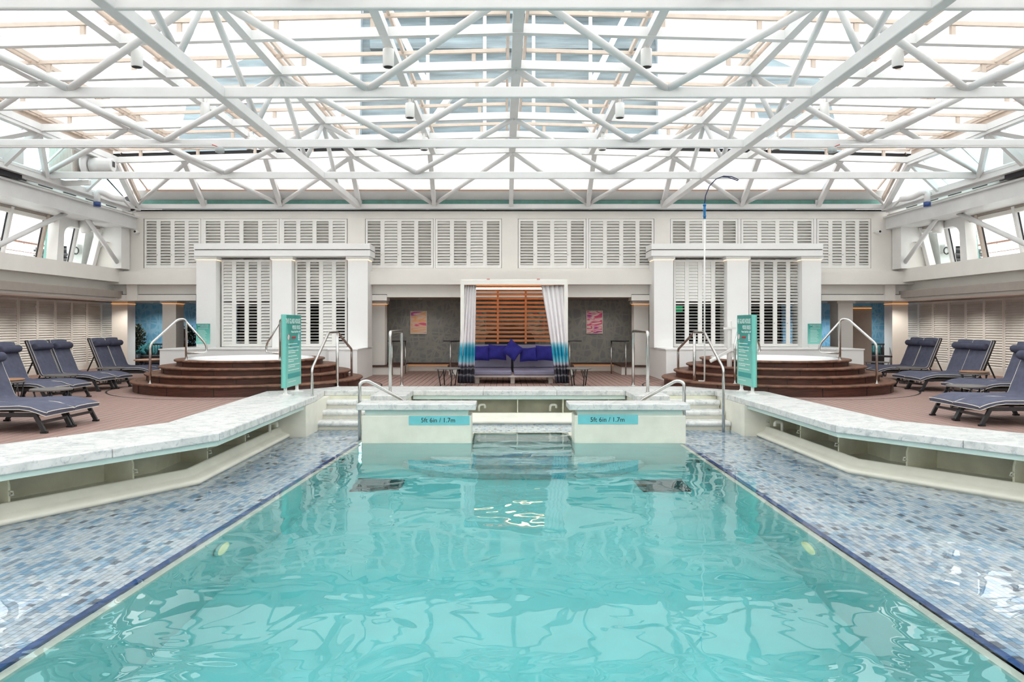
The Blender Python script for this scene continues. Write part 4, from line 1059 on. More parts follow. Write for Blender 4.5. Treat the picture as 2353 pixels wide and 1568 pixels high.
        for (x, y, z) in ((ax, ay, .215), (bx_, by, .65)): MB().lathe([(.045, 0), (.045, .008), (.03, .012)], (x, y, z), 14).build('flange', M['chrome'], rl)
    # small whirlpool sign on the surround
    cxs = PX(467 if s < 0 else 1872, 18.9); zz = .80
    sg = empty('hot_tub_sign', (cxs, 18.9, .8), 'small mint rules sign standing behind the %s hot tub' % sd, 'sign')
    hw = .175
    bd = B(cxs - hw, cxs + hw, 18.88, 18.91, .90, 1.42).build('board', M['signface'], sg)
    B(cxs - hw + .02, cxs + hw - .02, 18.878, 18.88, 1.29, 1.41).build('header_block', M['signdark'], bd)
    for x in (cxs - hw + .04, cxs + hw - .04): MB().tube([(x, 18.9, .8), (x, 18.9, .92)], .012, 8).build('leg', M['white'], sg)
    text('lettering', 'THE GLASS HOUSE', .034, (cxs + hw - .03, 18.877, 1.372), (R(90), 0, 0), M['print'], bd, align='RIGHT')
    text('lettering', 'WHIRLPOOL RULES', .024, (cxs + hw - .03, 18.877, 1.338), (R(90), 0, 0), M['print'], bd, align='RIGHT')
    mb = MB(); mb.box(cxs - hw + .05, cxs + hw - .03, 18.8775, 18.878, 1.302, 1.312)
    for k in range(9): mb.box(cxs - .12, cxs + .05 + .06 * ((k * 37) % 5) / 5, 18.8793, 18.88, 1.25 - k * .036, 1.257 - k * .036)
    mb.build('printed_lines', M['print'], bd)

# ================================================================== pool handrails
def rail(name, pts, r, label, flanges=(), mat='steel', fr=.09):
    e = empty(name, pts[0], label, 'handrail')
    MB().tube(fillet(pts, fr, 5), r, 12).build('rail_tube', M[mat], e)
    for p in flanges: MB().lathe([(.05, 0), (.05, .008), (.032, .014)], p, 16).build('flange', M['chrome'], e)
    return e
for s in (-1, 1):
    sd = SIDE[s]; ox = 0 if s < 0 else .1
    x = s * 3.68 + (0 if s < 0 else .12)
    e = rail('stair_handrail', [(x + s * -.02, 13.38, -.58), (x + s * -.02, 13.38, .60), (x, 14.72, 1.24), (x, 15.5, 1.24), (x, 16.95, .83), (x, 16.95, 0)], .026, 'angled stainless handrail over the outer side of the %s pool steps' % sd, [(x, 16.95, 0)], fr=.07)
    MB().tube([(x, 15.5, .1), (x, 15.5, 1.22)], .03, 12).build('post', M['steel'], e)
    MB().lathe([(.055, 0), (.055, .01), (.036, .016)], (x, 15.5, .1), 16).build('flange', M['chrome'], e)
    x = s * 2.35 + (0 if s < 0 else .19)
    rail('coping_rail', [(x, 14.05, .1), (x, 14.05, 1.26), (x, 15.64, 1.26), (x, 15.64, .1)], .031, 'tall square-arched stainless rail on the coping, %s of the cabana' % sd, [(x, 14.05, .1), (x, 15.64, .1)], fr=.08)
    x = PX(826.5 if s < 0 else 1572, 12.5); x2 = PX(924 if s < 0 else 1476, 12.9)
    rail('pool_handrail', [(x, 12.5, -.58), (x, 12.5, .42), (x - s * .12, 12.55, .45), (x2, 12.85, .10), (x2 - s * .1, 12.9, -.02)], .029, 'low sloping stainless handrail beside the %s depth wall' % sd, fr=.07)
# lounge rails behind
for s in (-1, 1):
    sd = SIDE[s]
    for (pxp, Y, pxq, zt_, nm) in (((901, 20.4, 925, 1.25, 'side') if s < 0 else (1438, 20.4, 1412, 1.25, 'side')), ((1035, 20.4, 1056, 1.0, 'cabana') if s < 0 else (1309, 20.4, 1300, 1.0, 'cabana'))):
        xa, xb = PX(pxp, Y), PX(pxq, Y)
        e = empty('lounge_rail', (xa, Y, 0), 'thin dark-topped rail on the %s platform near the cabana, %s one' % (sd, nm), 'handrail')
        MB().tube([(xa, Y, 0), (xa, Y, .92)], .02, 8).build('post', M['steel'], e)
        MB().tube([(xb, Y + .6, 0), (xb, Y + .6, .92)], .02, 8).build('post', M['steel'], e)
        MB().bar((xa, Y, .93), (xb, Y + .6, .93), .05, .03).build('top_rail', M['darkmetal'], e)
        MB().bar((xb, Y + .6, .93), (xb + s * .5, Y + .6, .93), .05, .03).build('top_rail', M['darkmetal'], e)

# rescue pole and lift post
px_ = PX(1616, 15.5)
e = empty('rescue_pole', (px_, 15.4, .2), 'long white rescue pole with blue grip and looped hook', 'pole')
MB().tube([(px_, 15.4, .2), (px_, 15.4, 3.62)], .017, 8).build('shaft', M['white'], e)
MB().tube([(px_, 15.4, 3.6), (px_, 15.4, 3.92)], .026, 10).build('grip', M['bluegrip'], e)
for z in (3.66, 3.78, 3.88): MB().lathe([(.034, -.012), (.034, .012)], (px_, 15.4, z), 10).build('grip_ring', M['bluegrip'], e)
hk = [(0, 3.92), (.02, 4.08), (.10, 4.28), (.24, 4.43), (.40, 4.49), (.56, 4.48), (.66, 4.44), (.71, 4.41), (.69, 4.395), (.60, 4.43), (.48, 4.47), (.36, 4.475)]
MB().tube([(px_ + a, 15.4, z) for a, z in hk], .011, 8).build('hook', M['cable'], e)
for z in (.22, 1.0): MB().bar((px_, 15.4, z), (px_ - .11, 15.46, z), .035, .03).build('bracket', M['white'], e)
lx, ly = PX(1676, 15.45), 15.45
e = empty('lift_post', (lx, ly, .1), 'white pool lift post with round base and folded arms', 'pool lift')
MB().lathe([(.27, 0), (.27, .015), (.1, .04), (.075, .06)], (lx, ly, .1), 24).build('base', M['white'], e)
MB().lathe([(.052, .05), (.052, 1.36), (.045, 1.38)], (lx, ly, .1), 16).build('mast', M['white'], e)
MB().bar((lx - .14, ly - .06, 1.32), (lx + .12, ly - .06, 1.32), .035, .04).build('cross_bar', M['white'], e)
MB().bar((lx + .02, ly - .07, .88), (lx - .42, ly - .12, .64), .04, .05).build('arm', M['white'], e)
MB().tube([(lx - .26, ly - .13, .73), (lx - .44, ly - .14, .64)], .04, 10).build('arm_pad', M['white'], e)
MB().bar((lx + .0, ly - .07, .9), (lx + .16, ly - .06, .80), .03, .04).build('arm', M['white'], e)
B(lx + .03, lx + .12, ly - .05, ly + .05, .72, 1.0).build('gear_box', M['white'], e)

# ================================================================== pool rules signs
def rules_sign(s):
    sd = SIDE[s]
    xf = -4.15 if s < 0 else 4.38            # printed face
    yn_, yf = (13.42, 14.44) if s < 0 else (13.6, 14.5)
    th = .095; xb = xf + s * th
    e = empty('pool_rules_sign', ((xf + xb) / 2, yn_, .1), 'freestanding teal pool rules sign on the %s coping' % sd, 'sign')
    xm = (xf + xb) / 2
    bd = B(min(xf, xb), max(xf, xb), yn_ + .05, yf, .245, 1.58).build('board', M['signface'], e)
    mb = MB(); mb.smooth = True
    mb.loft([[(xm + th / 2 * math.cos(a / 10 * math.pi) * 1.02, yn_ + .05 - .05 * math.sin(a / 10 * math.pi), z) for a in range(11)] for z in (.243, 1.582)])
    mb.build('rounded_edge', M['signedge'], e)
    for y in (yn_ + .14, yf - .12):
        MB().lathe([(.12, 0), (.12, .01), (.05, .018), (.03, .05), (.03, .15)], (xm, y, .1), 20).build('foot', M['white'], e)
    X = xf - s * .0012
    L = yf - yn_ - .05
    rot = (R(90), 0, R(90) if s < 0 else R(-90))
    Yp = (lambda u: yn_ + .05 + u * L) if s < 0 else (lambda u: yf - u * L)     # u runs left to right across the face
    def quad(nm, mat, pts, d=.001):
        mb = MB(); mb.add([(xf - s * d, Yp(u), z) for u, z in pts], [tuple(range(len(pts)))]); return mb.build(nm, mat, bd)
    quad('dark_header', M['signdark'], [(.02, 1.57), (.98, 1.57), (.98, 1.33), (.3, .98), (.22, .98)] if True else [], .0006)
    quad('mid_facet', M['signmid'], [(.3, .98), (.98, 1.33), (.98, 1.05), (.6, .9)], .0006)
    text('lettering', 'THE GLASS HOUSE', .128, (X, Yp(.94), 1.42), rot, M['print'], bd, align='RIGHT', sx=.92 * L)
    text('lettering', 'POOL RULES', .108, (X, Yp(.94), 1.31), rot, M['print'], bd, align='RIGHT', sx=.9 * L, ext=.0016)
    text('lettering', 'Maximum Depth 5ft 6in - 1.6M', .055, (X, Yp(.94), 1.245), rot, M['print'], bd, align='RIGHT', sx=.9 * L)
    def ring(u, z, ru, rz, mat, w_=.16):
        mb = MB(); n = 20
        o_ = [(xf - s * .0016, Yp(u + ru * math.cos(a * 6.2832 / n)), z + rz * math.sin(a * 6.2832 / n)) for a in range(n)]
        i_ = [(xf - s * .0016, Yp(u + ru * (1 - w_) * math.cos(a * 6.2832 / n)), z + rz * (1 - w_) * math.sin(a * 6.2832 / n)) for a in range(n)]
        mb.add(o_ + i_, [(k, (k + 1) % n, n + (k + 1) % n, n + k) for k in range(n)]); mb.build('round_symbol', mat, bd)
    quad('symbol_disc', M['print'], [(.13 + .06 * math.cos(a * .524), 1.165 + .05 * math.sin(a * .524)) for a in range(12)], .0013)
    ring(.13, 1.165, .068, .058, M['redprint'])
    quad('symbol_slash', M['redprint'], [(.09, 1.20), (.10, 1.21), (.17, 1.13), (.16, 1.12)], .0018)
    ring(.83, 1.165, .068, .06, M['print'])
    quad('symbol_figure', M['print'], [(.81, 1.20), (.85, 1.20), (.86, 1.13), (.80, 1.13)], .0014)
    quad('red_tag', M['redprint'], [(.33, 1.135), (.62, 1.135), (.62, 1.17), (.33, 1.17)], .0014)
    quad('notice_box', M['signmid'], [(.08, .40), (.97, .40), (.97, .49), (.08, .49)], .0014)
    rr = random.Random(5); mb = MB(); z = 1.03
    lines = [(.62,), (.72,), (.7, .48), (.58,), (.68, .36), (.78, .46), (.74,)]
    def dash(u0, u1, z):
        u = u0
        while u < u1:
            w_ = .03 + rr.random() * .07
            p = [(u, z), (min(u1, u + w_), z), (min(u1, u + w_), z + .014), (u, z + .014)]
            mb.add([(xf - s * .0012, Yp(a), b) for a, b in p], [(0, 1, 2, 3)]); u += w_ + .012
    for ln in lines:
        for wd in ln: dash(.12, .12 + wd, z); z -= .034
        z -= .03
    dash(.15, .9, .437); dash(.12, .62, .33); dash(.78, .92, 1.095); dash(.36, .6, 1.147)
    mb.build('printed_lines', M['print'], bd)
rules_sign(-1); rules_sign(1)

# ================================================================== loungers
def lounger_proto():
    t = empty('sun_lounger', (0, 0, 0))
    hw = .30
    prof = [(0, .272), (.04, .285), (.12, .315), (.22, .345), (.36, .362), (.6, .36), (.9, .352), (1.14, .35), (1.20, .362), (1.225, .395)]
    ang = R(68)
    for k in range(1, 9):
        d = .09 * k; prof.append((1.225 + d * math.cos(ang), .395 + d * math.sin(ang)))
    th = .055
    # normals
    P = [Vector((x, 0, z)) for x, z in prof]; lowp = []
    for i, p in enumerate(P):
        tg = (P[min(i + 1, len(P) - 1)] - P[max(i - 1, 0)]).normalized(); nrm = Vector((tg.z, 0, -tg.x)); lowp.append(p + nrm * th)
    ysec = [-hw, -hw * .97, -hw * .6, 0, hw * .6, hw * .97, hw]; bul = [-.012, 0, .006, .009, .006, 0, -.012]
    mb = MB(); mb.smooth = True
    topl = [[(p.x, y, p.z + b + .004 * math.sin(i * 1.9 + y * 4)) for y, b in zip(ysec, bul)] for i, p in enumerate(P)]
    lowl = [[(q.x, y, q.z) for y in ysec] for q in lowp]
    mb.loft([l[::-1] for l in topl]); mb.loft(lowl)
    mb.smooth = False
    mb.loft([[topl[i][0] for i in range(len(P))], [lowl[i][0] for i in range(len(P))]]); mb.loft([[lowl[i][-1] for i in range(len(P))], [topl[i][-1] for i in range(len(P))]])
    mb.loft([lowl[0], topl[0]]); mb.loft([topl[-1], lowl[-1]])
    cu = mb.build('cushion', M['cushion'], t)
    mb = MB()
    for ln in (topl, lowl):
        loop = [ln[i][0] for i in range(len(P))] + ln[-1][1:] + [ln[i][-1] for i in range(len(P) - 2, -1, -1)] + ln[0][-2:0:-1]
        mb.tube(loop, .0055, 5, closed=True)
    mb.build('piping', M['piping'], cu)
    d = .56; c = Vector((1.225 + d * math.cos(ang), 0, .395 + d * math.sin(ang))) + Vector((-math.sin(ang), 0, math.cos(ang))) * .05
    mb = MB(); mb.lathe([(.03, -.29), (.062, -.285), (.072, -.26), (.075, 0), (.072, .26), (.062, .285), (.03, .29)], (c.x, c.y, c.z), 16, 'y')
    mb.build('bolster', M['bolster'], t)
    # frame
    mb = MB()
    for y in (-.285, .285): mb.bar((.17, y, .238), (1.5, y, .238), .032, .055)
    mb.bar((.19, -.285, .238), (.19, .285, .238), .03, .04); mb.bar((1.48, -.285, .238), (1.48, .285, .238), .03, .04)
    mb.bar((.10, -.275, .14), (.10, .275, .14), .026, .035)
    mb.build('seat_frame', M['darkmetal'], t)
    for y in (-.285, .285):
        lg = MB().bar((.175, y, .262), (.045, y, .02), .035, .05).build('leg', M['darkmetal'], t); B(.005, .085, y - .025, y + .025, 0, .024).build('foot', M['black'], lg)
        lg = MB().bar((1.2, y, .24), (1.33, y, .02), .035, .05).build('leg', M['darkmetal'], t); B(1.29, 1.37, y - .025, y + .025, 0, .024).build('foot', M['black'], lg)
    mb = MB(); n_ = Vector((math.sin(ang), 0, -math.cos(ang))) * (th + .02)
    a = Vector((1.235, 0, .38)) + n_; b = Vector((1.225 + .74 * math.cos(ang), 0, .395 + .74 * math.sin(ang))) + n_
    for y in (-.285, .285): mb.bar(a + Vector((0, y, 0)), b + Vector((0, y, 0)), .03, .04)
    mb.bar(b + Vector((0, -.285, 0)), b + Vector((0, .285, 0)), .03, .03)
    mb.build('backrest_frame', M['darkmetal'], t)
    m_ = a.lerp(b, .45)
    for y in (-.24, .24): MB().bar(m_ + Vector((0, y, 0)), (1.62, y, .24), .02, .025).build('prop_strut', M['black'], t)
    return t
pr = lounger_proto(); used = False
rowsL = [((-6.05, 9.79), (-6.05, 10.42), 'front'), ((-8.22, 13.38), (-8.17, 14.02), 'second'), ((-8.6, 15.72), (-8.55, 16.36), 'third'), ((-8.72, 18.25), (-8.72, 18.88), 'farthest')]
rowsR = [((6.33, 10.45), (6.36, 11.10), 'front'), ((8.25, 13.42), (8.28, 14.05), 'second'), ((8.48, 15.72), (8.55, 16.36), 'third'), ((8.95, 18.4), (8.95, 19.03), 'farthest')]
for s, rw in ((-1, rowsL), (1, rowsR)):
    for a, b, nm in rw:
        for (x, y), wh in ((a, 'nearer'), (b, 'farther')):
            o = copy_tree(pr) if used else pr; used = True
            o.location = (x, y, 0); o.rotation_euler = (0, 0, R(180) if s < 0 else 0)
            setp(o, 'slate blue padded sun lounger, %s one of the %s pair on the %s deck' % (wh, nm, SIDE[s]), 'sun lounger', 'sun loungers on the deck')
# side tables
def table_proto(r, h, tray=False):
    t = empty('side_table', (0, 0, 0))
    MB().lathe([(r - .03, h - .03), (r - .004, h - .03), (r, h - .022), (r, h - .006), (r - .008, h)], n=32).build('table_top', M['tabletop'], t)
    if tray: MB().lathe([(r - .05, h), (r - .01, h + .012), (r - .01, h + .03), (r - .03, h + .035)], n=32).build('tray', M['tantray'], t)
    MB().tube([(r * .72 * math.cos(a / 24 * 6.283), r * .72 * math.sin(a / 24 * 6.283), .012) for a in range(24)], .009, 6, closed=True).build('base_ring', M['darkmetal'], t)
    for k in range(6):
        a0 = k / 6 * 6.283; a1 = a0 + .5; a2 = a0 - .3
        MB().tube([(r * .9 * math.cos(a0), r * .9 * math.sin(a0), h - .03), (r * .74 * math.cos(a1), r * .74 * math.sin(a1), .0)], .009, 6).build('leg', M['darkmetal'], t)
        MB().tube([(r * .9 * math.cos(a0 + .1), r * .9 * math.sin(a0 + .1), h - .03), (r * .74 * math.cos(a2), r * .74 * math.sin(a2), .01)], .007, 6).build('leg', M['darkmetal'], t)
    return t
tp = table_proto(.30, .39); tt = table_proto(.27, .43, True)
spots = [(-7.35, 11.7, 0, 'round grey wire side table behind the front left loungers'), (-8.75, 12.75, 1, 'side table with tan tray before the second left lounger pair'),
         (-9.15, 14.95, 0, 'round grey side table before the third left lounger pair'), (-9.45, 17.4, 0, 'round grey side table before the farthest left lounger pair'),
         (7.5, 12.3, 0, 'round grey wire side table behind the front right loungers'), (9.25, 14.85, 1, 'side table with tan tray before the third right lounger pair'),
         (9.42, 17.5, 0, 'round grey side table before the farthest right lounger pair'), (9.95, 20.1, 0, 'round grey side table behind the farthest right lounger pair')]
u = {0: False, 1: False}
for x, y, k, lb in spots:
    src = (tp, tt)[k]; o = copy_tree(src) if u[k] else src; u[k] = True
    o.location = (x, y, 0); o.rotation_euler = (0, 0, x); setp(o, lb, 'side table', 'deck side tables')
# cabana tables: plain legs
for s, lb in ((-1, 'left'), (1, 'right')):
    x, y = (PX(1029, 16.9), 16.9) if s < 0 else (PX(1330, 16.9), 16.9)
    t = empty('cabana_table', (x, y, 0), 'round dark side table at the %s post of the cabana' % lb, 'side table')
    r, h = .29, .41
    MB().lathe([(r - .03, h - .028), (r - .004, h - .028), (r, h - .02), (r, h - .006), (r - .008, h)], (x, y, 0), 32).build('table_top', M['tabletop'], t)
    for k in range(4):
        a = k / 4 * 6.283 + .5
        MB().tube([(x + r * .85 * math.cos(a), y + r * .85 * math.sin(a), h - .03), (x + r * .62 * math.cos(a), y + r * .62 * math.sin(a), 0)], .013, 8).build('leg', M['darkmetal'], t)
        MB().tube([(x + r * .3 * math.cos(a), y + r * .3 * math.sin(a), h - .03), (x + r * .72 * math.cos(a), y + r * .72 * math.sin(a), .16)], .008, 6).build('brace', M['darkmetal'], t)

# ================================================================== cabana
cy = 17.1
XL0, XR0 = PX(1058, cy), PX(1305, cy)
cbn = empty('cabana', ((XL0 + XR0) / 2, 18, 0), 'white framed cabana with cedar slat screen in the middle of the deck', 'cabana')
pwd = .085; ybk = 19.0; ztp = 2.42
for x in (XL0, XR0 - pwd):
    for y in (cy, ybk): B(x, x + pwd, y, y + pwd, 0, ztp - .10).build('post', M['wall'], cbn)
B(XL0, XR0, cy, cy + pwd, ztp - .1, ztp).build('front_beam', M['wall'], cbn); B(XL0, XR0, ybk, ybk + pwd, ztp - .1, ztp).build('rear_beam', M['wall'], cbn)
for x in (XL0, XR0 - pwd): B(x, x + pwd, cy + pwd, ybk, ztp - .1, ztp).build('side_beam', M['wall'], cbn)
B(XL0, XR0, cy + .02, ybk + .05, ztp, ztp + .03).build('roof_board', M['wall'], cbn)
for k in range(9): B(XL0 + pwd, XR0 - pwd, cy + .15 + k * .2, cy + .25 + k * .2, ztp - .06, ztp - .02).build('ceiling_slat', M['cedar'], cbn)
B(XL0 + .3, XR0 - .3, ybk - .75, ybk - .7, PZ(665.5, 18.3), PZ(661.5, 18.3)).build('tube_light', M['tubelight'], cbn)
for x in (PX(1122, cy), PX(1237, cy)): B(x - .035, x + .035, cy - .004, cy, ztp + .02, ztp + .035).build('red_tag', M['redcable'], cbn)
scr = ybk
slm = B(XL0 + pwd, XR0 - pwd, -.012, .012, -.029, .029).mesh('screen_slat', M['cedar'])
for k in range(14):
    z = PZ(783, scr) + k * (PZ(667, scr) - PZ(783, scr)) / 12.0
    if z < ztp - .1: inst('screen_slat', slm, cbn, (0, scr, z))
for px in (1144, 1208): B(PX(px, scr) - .025, PX(px, scr) + .025, scr - .035, scr - .012, PZ(790, scr), ztp - .1).build('screen_upright', M['cedar'], cbn)
# sofa
sf = empty('cabana_sofa', (PX(1180, 17.6), 18, 0), 'grey violet two-part sofa inside the cabana', 'sofa')
xa, xb, xm = XL0 + .12, XR0 - .12, PX(1178, 17.5)
for a, b in ((xa, xm - .025), (xm + .025, xb)):
    bevel(B(a, b, 17.35, 18.75, .205, .315).build('seat_cushion', M['sofa'], sf), .03, 3)
    o = MB(); o.box(a, b, -.05, .05, 0, .6); ob = bevel(o.build('back_cushion', M['sofa'], sf, origin=(0, 0, 0)), .035, 3)
    ob.location = Vector((0, 18.55, .31)) - wl(sf); ob.rotation_euler = (R(-14), 0, 0)
B(xa, xb, 17.45, 18.7, .155, .2).build('base_frame', M['pav'], sf)
for x in (xa + .25, xm, xb - .25): B(x - .05, x + .05, 17.55, 17.65, 0, .155).build('leg', M['box'], sf)
for x in (xa + .25, xm, xb - .25): B(x - .05, x + .05, 18.5, 18.6, 0, .155).build('leg', M['box'], sf)
# pillows
def pillow(name, w_, h_, th, seed):
    r_ = random.Random(seed); mb = MB(); mb.smooth = True; n = 10
    def f(sg):
        def g(u, v):
            a, b = u * 2 - 1, v * 2 - 1; e = (1 - a ** 4) * (1 - b ** 4)
            k = 1 - .08 * (1 - abs(a)) * abs(b) ** 3 ; k2 = 1 - .08 * (1 - abs(b)) * abs(a) ** 3
            return (a * w_ / 2 * k2, sg * (th * e ** .5 + .012 * e * math.sin(a * 5 + seed) * math.cos(b * 4 + seed)), b * h_ / 2 * k)
        return g
    g0, g1 = f(-1), f(1)
    mb.grid(g0, n, n); mb.grid(lambda u, v: g1(1 - u, v), n, n)
    return mb.mesh(name, M['pillow'])
pls = [(1104, 812, .44, .38, 0, 'navy square pillow at the left end of the cabana sofa'), (1143, 810, .46, .38, 3, 'navy pillow second from the left on the cabana sofa'), (1214, 815, .44, .35, -3, 'navy pillow right of the tilted one on the sofa'),
       (1252, 812, .46, .38, 2, 'navy pillow at the right end of the cabana sofa'), (1178, 805, .40, .40, 38, 'tilted navy pillow in the middle of the cabana sofa')]
for k, (px, py, w_, h_, rt, lb) in enumerate(pls):
    Y = 18.22 - (.2 if k == 4 else 0)
    o = inst('pillow', pillow('pillow', w_, h_, .085, k), None, (PX(px, Y), Y, max(PZ(py, Y), .315 + h_ / 2 * (1.25 if rt > 30 else 1.0))), (R(-16), R(rt), 0))
    setp(o, lb, 'pillow', 'navy pillows on the cabana sofa')
# curtains
def curtain(nm, top, bot, lb, seed):
    (ta, tb_), (ba, bb) = top, bot; mb = MB(); mb.smooth = True
    z1, z0 = 2.31, .05
    def f(u, v):
        e = v ** 1.3
        x = (ba + (bb - ba) * u) * (1 - e) + (ta + (tb_ - ta) * u) * e
        fold = math.sin(u * 30 + seed + .6 * math.sin(v * 3)) * (.03 + .02 * (1 - v)) + .012 * math.sin(u * 63 + seed)
        return (x, cy + .15 - .26 * (1 - v) ** .8 + fold, z0 + (z1 - z0) * v)
    mb.grid(f, 56, 30)
    o = mb.build(nm, M['curtain'], origin=((ta + tb_) / 2, cy + .16, 0)); setp(o, lb, 'curtain', 'cabana curtains')
    s_ = o.modifiers.new('thick', 'SOLIDIFY'); s_.thickness = .004
curtain('cabana_curtain', (PX(1067, cy), PX(1094, cy)), (PX(1052, cy), PX(1091, cy)), 'dip-dyed white, teal and charcoal curtain on the left cabana post', .5)
curtain('cabana_curtain', (PX(1244, cy), PX(1296, cy)), (PX(1275, cy), PX(1308, cy)), 'dip-dyed white, teal and charcoal curtain on the right cabana post', 2.1)
# dark curved booth behind the screen
bt = empty('curved_booth', (.1, 21, 0), 'dark dome-backed booth seen through the cedar slats', 'booth')
mb = MB(); mb.smooth = True; n = 18
xc, yy = PX(1172, 20.9), 20.9
prf = [(xc + .72 * math.cos(math.pi * i / n), .75 + .62 * math.sin(math.pi * i / n) ** .7) for i in range(n + 1)]
mb.loft([[(x, yy, z) for x, z in prf], [(x, yy + .25, z) for x, z in prf]]); mb.smooth = False
mb.add([(x, yy, z) for x, z in prf] + [(xc - .72, yy, .2), (xc + .72, yy, .2)], [tuple(range(n + 3))])
mb.build('booth_back', M['darktone'], bt)
bevel(B(xc - .72, xc + .72, 20.5, 21.1, .0, .45).build('booth_seat', M['darktone'], bt), .04)
# pictures
def picture(px0, px1, py0, py1, mat, lb):
    Y = 22.18; x0, x1, z0, z1 = PX(px0, Y), PX(px1, Y), PZ(py1, Y), PZ(py0, Y)
    p = empty('framed_print', ((x0 + x1) / 2, Y, z0), lb, 'picture', 'prints on the grey wall')
    f = .018
    for a in ((x0, x1, z0, z0 + f), (x0, x1, z1 - f, z1), (x0, x0 + f, z0 + f, z1 - f), (x1 - f, x1, z0 + f, z1 - f)): B(a[0], a[1], Y - .02, Y + .02, a[2], a[3]).build('frame_side', M['piping'], p)
    B(x0 + f, x1 - f, Y - .012, Y + .015, z0 + f, z1 - f).build('print', M[mat], p, origin=(x0, Y, z0))
picture(943, 981, 715, 768, 'art_orange', 'pink and orange abstract print on the grey wall left of the cabana')
picture(1347, 1385, 714, 767, 'art_pink', 'magenta abstract print on the grey wall right of the cabana')
picture(1084, 1117, 717, 768, 'art_teal', 'teal abstract print behind the left part of the slat screen')
picture(1212, 1251, 717, 768, 'art_teal', 'teal and pink abstract print behind the right part of the slat screen')
# exit sign behind the right pavilion shutters
xg = PX(1560, 23); eg = empty('exit_sign', (xg, 23, 1.8), 'small green exit sign behind the right pavilion shutters', 'sign')
B(xg - .1, xg + .12, 23, 23.03, PZ(717, 23), PZ(704, 23)).build('panel', pm('exit_green', (20, 110, 70), .4, var=0, emit=(30, 160, 100), es=.6), eg)
B(xg, xg + .02, 23.01, 23.02, PZ(704, 23), 2.14).build('hanger', M['darkmetal'], eg)

# ================================================================== lounge furniture on the sides
def plant(x, y, h, rad, lb, seed, potr=.2, poth=.42):
    r_ = random.Random(seed); e = empty('potted_plant', (x, y, 0), lb, 'plant')
    MB().lathe([(potr * .72, 0), (potr, poth), (potr * .9, poth), (potr * .88, poth - .04)], (x, y, 0), 16).build('planter', M['pot'], e)
    mb = MB()
    for k in range(5):
        a = k * 1.3; mb.tube([(x, y, poth - .05), (x + .1 * math.cos(a), y + .1 * math.sin(a), poth + h * .4), (x + rad * .5 * math.cos(a), y + rad * .5 * math.sin(a), poth + h * .8)], [.014, .01, .005], 5)
    mb.build('stem', M['brown'], e)
    mb = MB()
    for k in range(900):
        th = r_.random() * 6.283; ph = math.acos(1 - 2 * r_.random()); rr = rad * (.45 + .55 * r_.random())
        c = Vector((x + rr * math.sin(ph) * math.cos(th), y + rr * math.sin(ph) * math.sin(th), poth + h * .55 + (h * .5) * math.cos(ph) * (.5 + .5 * r_.random())))
        d = Vector((r_.uniform(-1, 1), r_.uniform(-1, 1), r_.uniform(-.3, 1))).normalized(); q = d.cross(Vector((r_.uniform(-1, 1), r_.uniform(-1, 1), r_.uniform(-1, 1)))).normalized()
        l, w_ = .12, .026
        mb.add([c, c + d * l * .5 + q * w_, c + d * l, c + d * l * .5 - q * w_], [(0, 1, 2, 3)])
    mb.build('foliage', M['leaf'], e, kind='stuff')
plant(PX(309, 24.8), 24.8, .95, .36, 'bushy dark potted plant in the left lounge beside the blue wall', 4)
plant(PX(430, 24), 24.0, .9, .36, 'dark potted bush behind the left pavilion column', 9)
def sofa_blue(x0, x1, y, s):
    e = empty('lounge_sofa', ((x0 + x1) / 2, y, 0), 'dark low sofa against the blue wall in the %s lounge' % SIDE[s], 'sofa')
    bevel(B(x0, x1, y, y + .7, .08, .36).build('seat', M['rubber'], e), .03); bevel(B(x0, x1, y + .55, y + .75, .3, .62).build('backrest', M['rubber'], e), .03)
    for x in (x0 + .1, x1 - .1): B(x - .03, x + .03, y + .05, y + .1, 0, .08).build('leg', M['darkmetal'], e)
sofa_blue(-13.0, -10.6, 25.0, -1); sofa_blue(10.8, 13.0, 25.0, 1)
for k, (px, s, rt, lb) in enumerate(((325, -1, 6, 'teal patterned cushion leaning on the left lounge sofa beside the plant'), (350, -1, 24, 'teal patterned cushion tilted on the left lounge sofa'), (2010, 1, 8, 'teal patterned cushion on the right lounge sofa'))):
    me = pillow('lounge_cushion', .46, .40, .09, k + 20); me.materials[0] = M['tealcush']
    Y = 25.35; o = inst('lounge_cushion', me, None, (PX(px, Y), Y, .56 if rt < 20 else .6), (R(-15), R(rt), 0)); setp(o, lb, 'cushion', 'teal lounge cushions')
def chair(x, y, s, lb):
    e = empty('lounge_chair', (x, y, 0), lb, 'chair'); w_ = .26
    B(x - w_, x + w_, y - w_, y + w_, .36, .41).build('seat', M['rubber'], e)
    for a in (-1, 1):
        for b in (-1, 1): MB().tube([(x + a * w_ * .9, y + b * w_ * .9, 0), (x + a * w_ * .9, y + b * w_ * .9, .36 if b < 0 else .78)], .014, 6).build('leg', M['darkmetal'], e)
    MB().bar((x - w_, y + w_ * .9, .76), (x + w_, y + w_ * .9, .76), .03, .05).build('top_rail', M['darkmetal'], e)
    for k in range(6): xx = x - w_ * .8 + k * w_ * .32; MB().bar((xx, y + w_ * .9, .41), (xx, y + w_ * .9, .75), .015, .015).build('spindle', M['darkmetal'], e)
chair(PX(357, 23.6), 23.6, -1, 'dark spindle chair in the left lounge'); chair(PX(2022, 23.6), 23.6, 1, 'dark spindle chair in the right lounge')
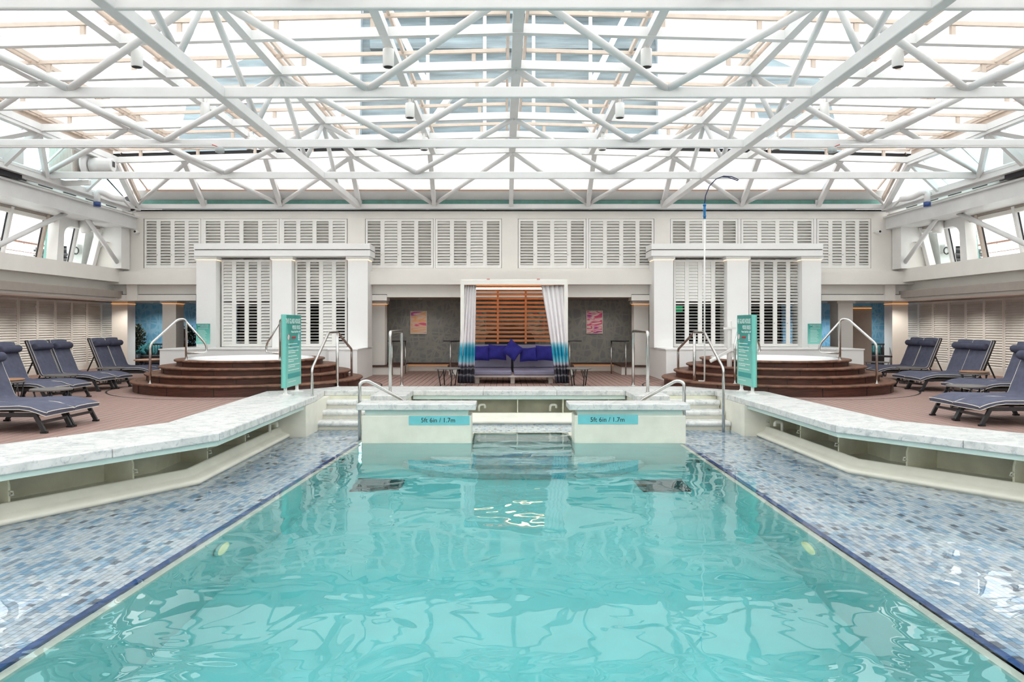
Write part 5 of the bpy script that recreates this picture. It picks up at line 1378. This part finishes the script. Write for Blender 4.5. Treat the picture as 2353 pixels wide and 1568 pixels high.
e = empty('lounge_table', (PX(350, 22.6), 22.6, 0), 'low brown coffee table in the left lounge', 'table')
MB().lathe([(.5, .3), (.52, .31), (.52, .33), (.5, .34)], (PX(350, 22.6), 22.6, 0), 28).build('table_top', M['tantray'], e)
for k in range(3): MB().tube([(PX(350, 22.6) + .35 * math.cos(k * 2.1), 22.6 + .35 * math.sin(k * 2.1), .3), (PX(350, 22.6) + .42 * math.cos(k * 2.1), 22.6 + .42 * math.sin(k * 2.1), 0)], .018, 6).build('leg', M['darkmetal'], e)
# grey screen panel with LED in the right lounge
e = empty('lounge_screen', (PX(1980, 23), 23, 0), 'tall grey partition with glowing orange top in the right lounge', 'partition')
B(PX(1950, 23), PX(2003, 23), 23.0, 23.15, 0, 1.95).build('panel', M['soffit'], e)
B(PX(1952, 23), PX(2002, 23), 22.97, 22.99, 1.9, 1.915).build('led_strip', M['led'], e)

# ================================================================== lounge downlights (recessed fixtures in the soffits)
def downlight(x, y, z, p, lb, col=(1, .93, .84)):
    e = empty('downlight', (x, y, z), lb, 'downlight', 'recessed soffit downlights')
    MB().lathe([(.06, 0), (.06, -.01), (.045, -.012)], (x, y, z), 14).build('trim_ring', M['white'], e)
    ld = bpy.data.lights.new('bulb', 'SPOT'); ld.energy = p; ld.color = col; ld.spot_size = R(150); ld.spot_blend = .6; ld.shadow_soft_size = .05
    lo = bpy.data.objects.new('bulb', ld); COL.objects.link(lo); lo.parent = e; lo.location = (0, 0, -.03)
ords = ['nearest', 'second', 'third', 'fourth', 'fifth', 'farthest']
for s in (-1, 1):
    for k, y in enumerate((14.5, 16.6, 18.7, 20.8, 22.9, 25.0)):
        downlight(s * 12.1, y, 2.12 if y < 20 else 2.14, 75, '%s small recessed downlight in the %s side soffit' % (ords[k], SIDE[s]))
    downlight(s * 10.6, 24.6, 2.14, 170, 'recessed downlight before the blue wall of the %s lounge' % SIDE[s], (.85, .95, 1))
    downlight(s * 2.6, 21.3, 2.14, 20, 'recessed downlight over the %s print on the grey wall' % SIDE[s])
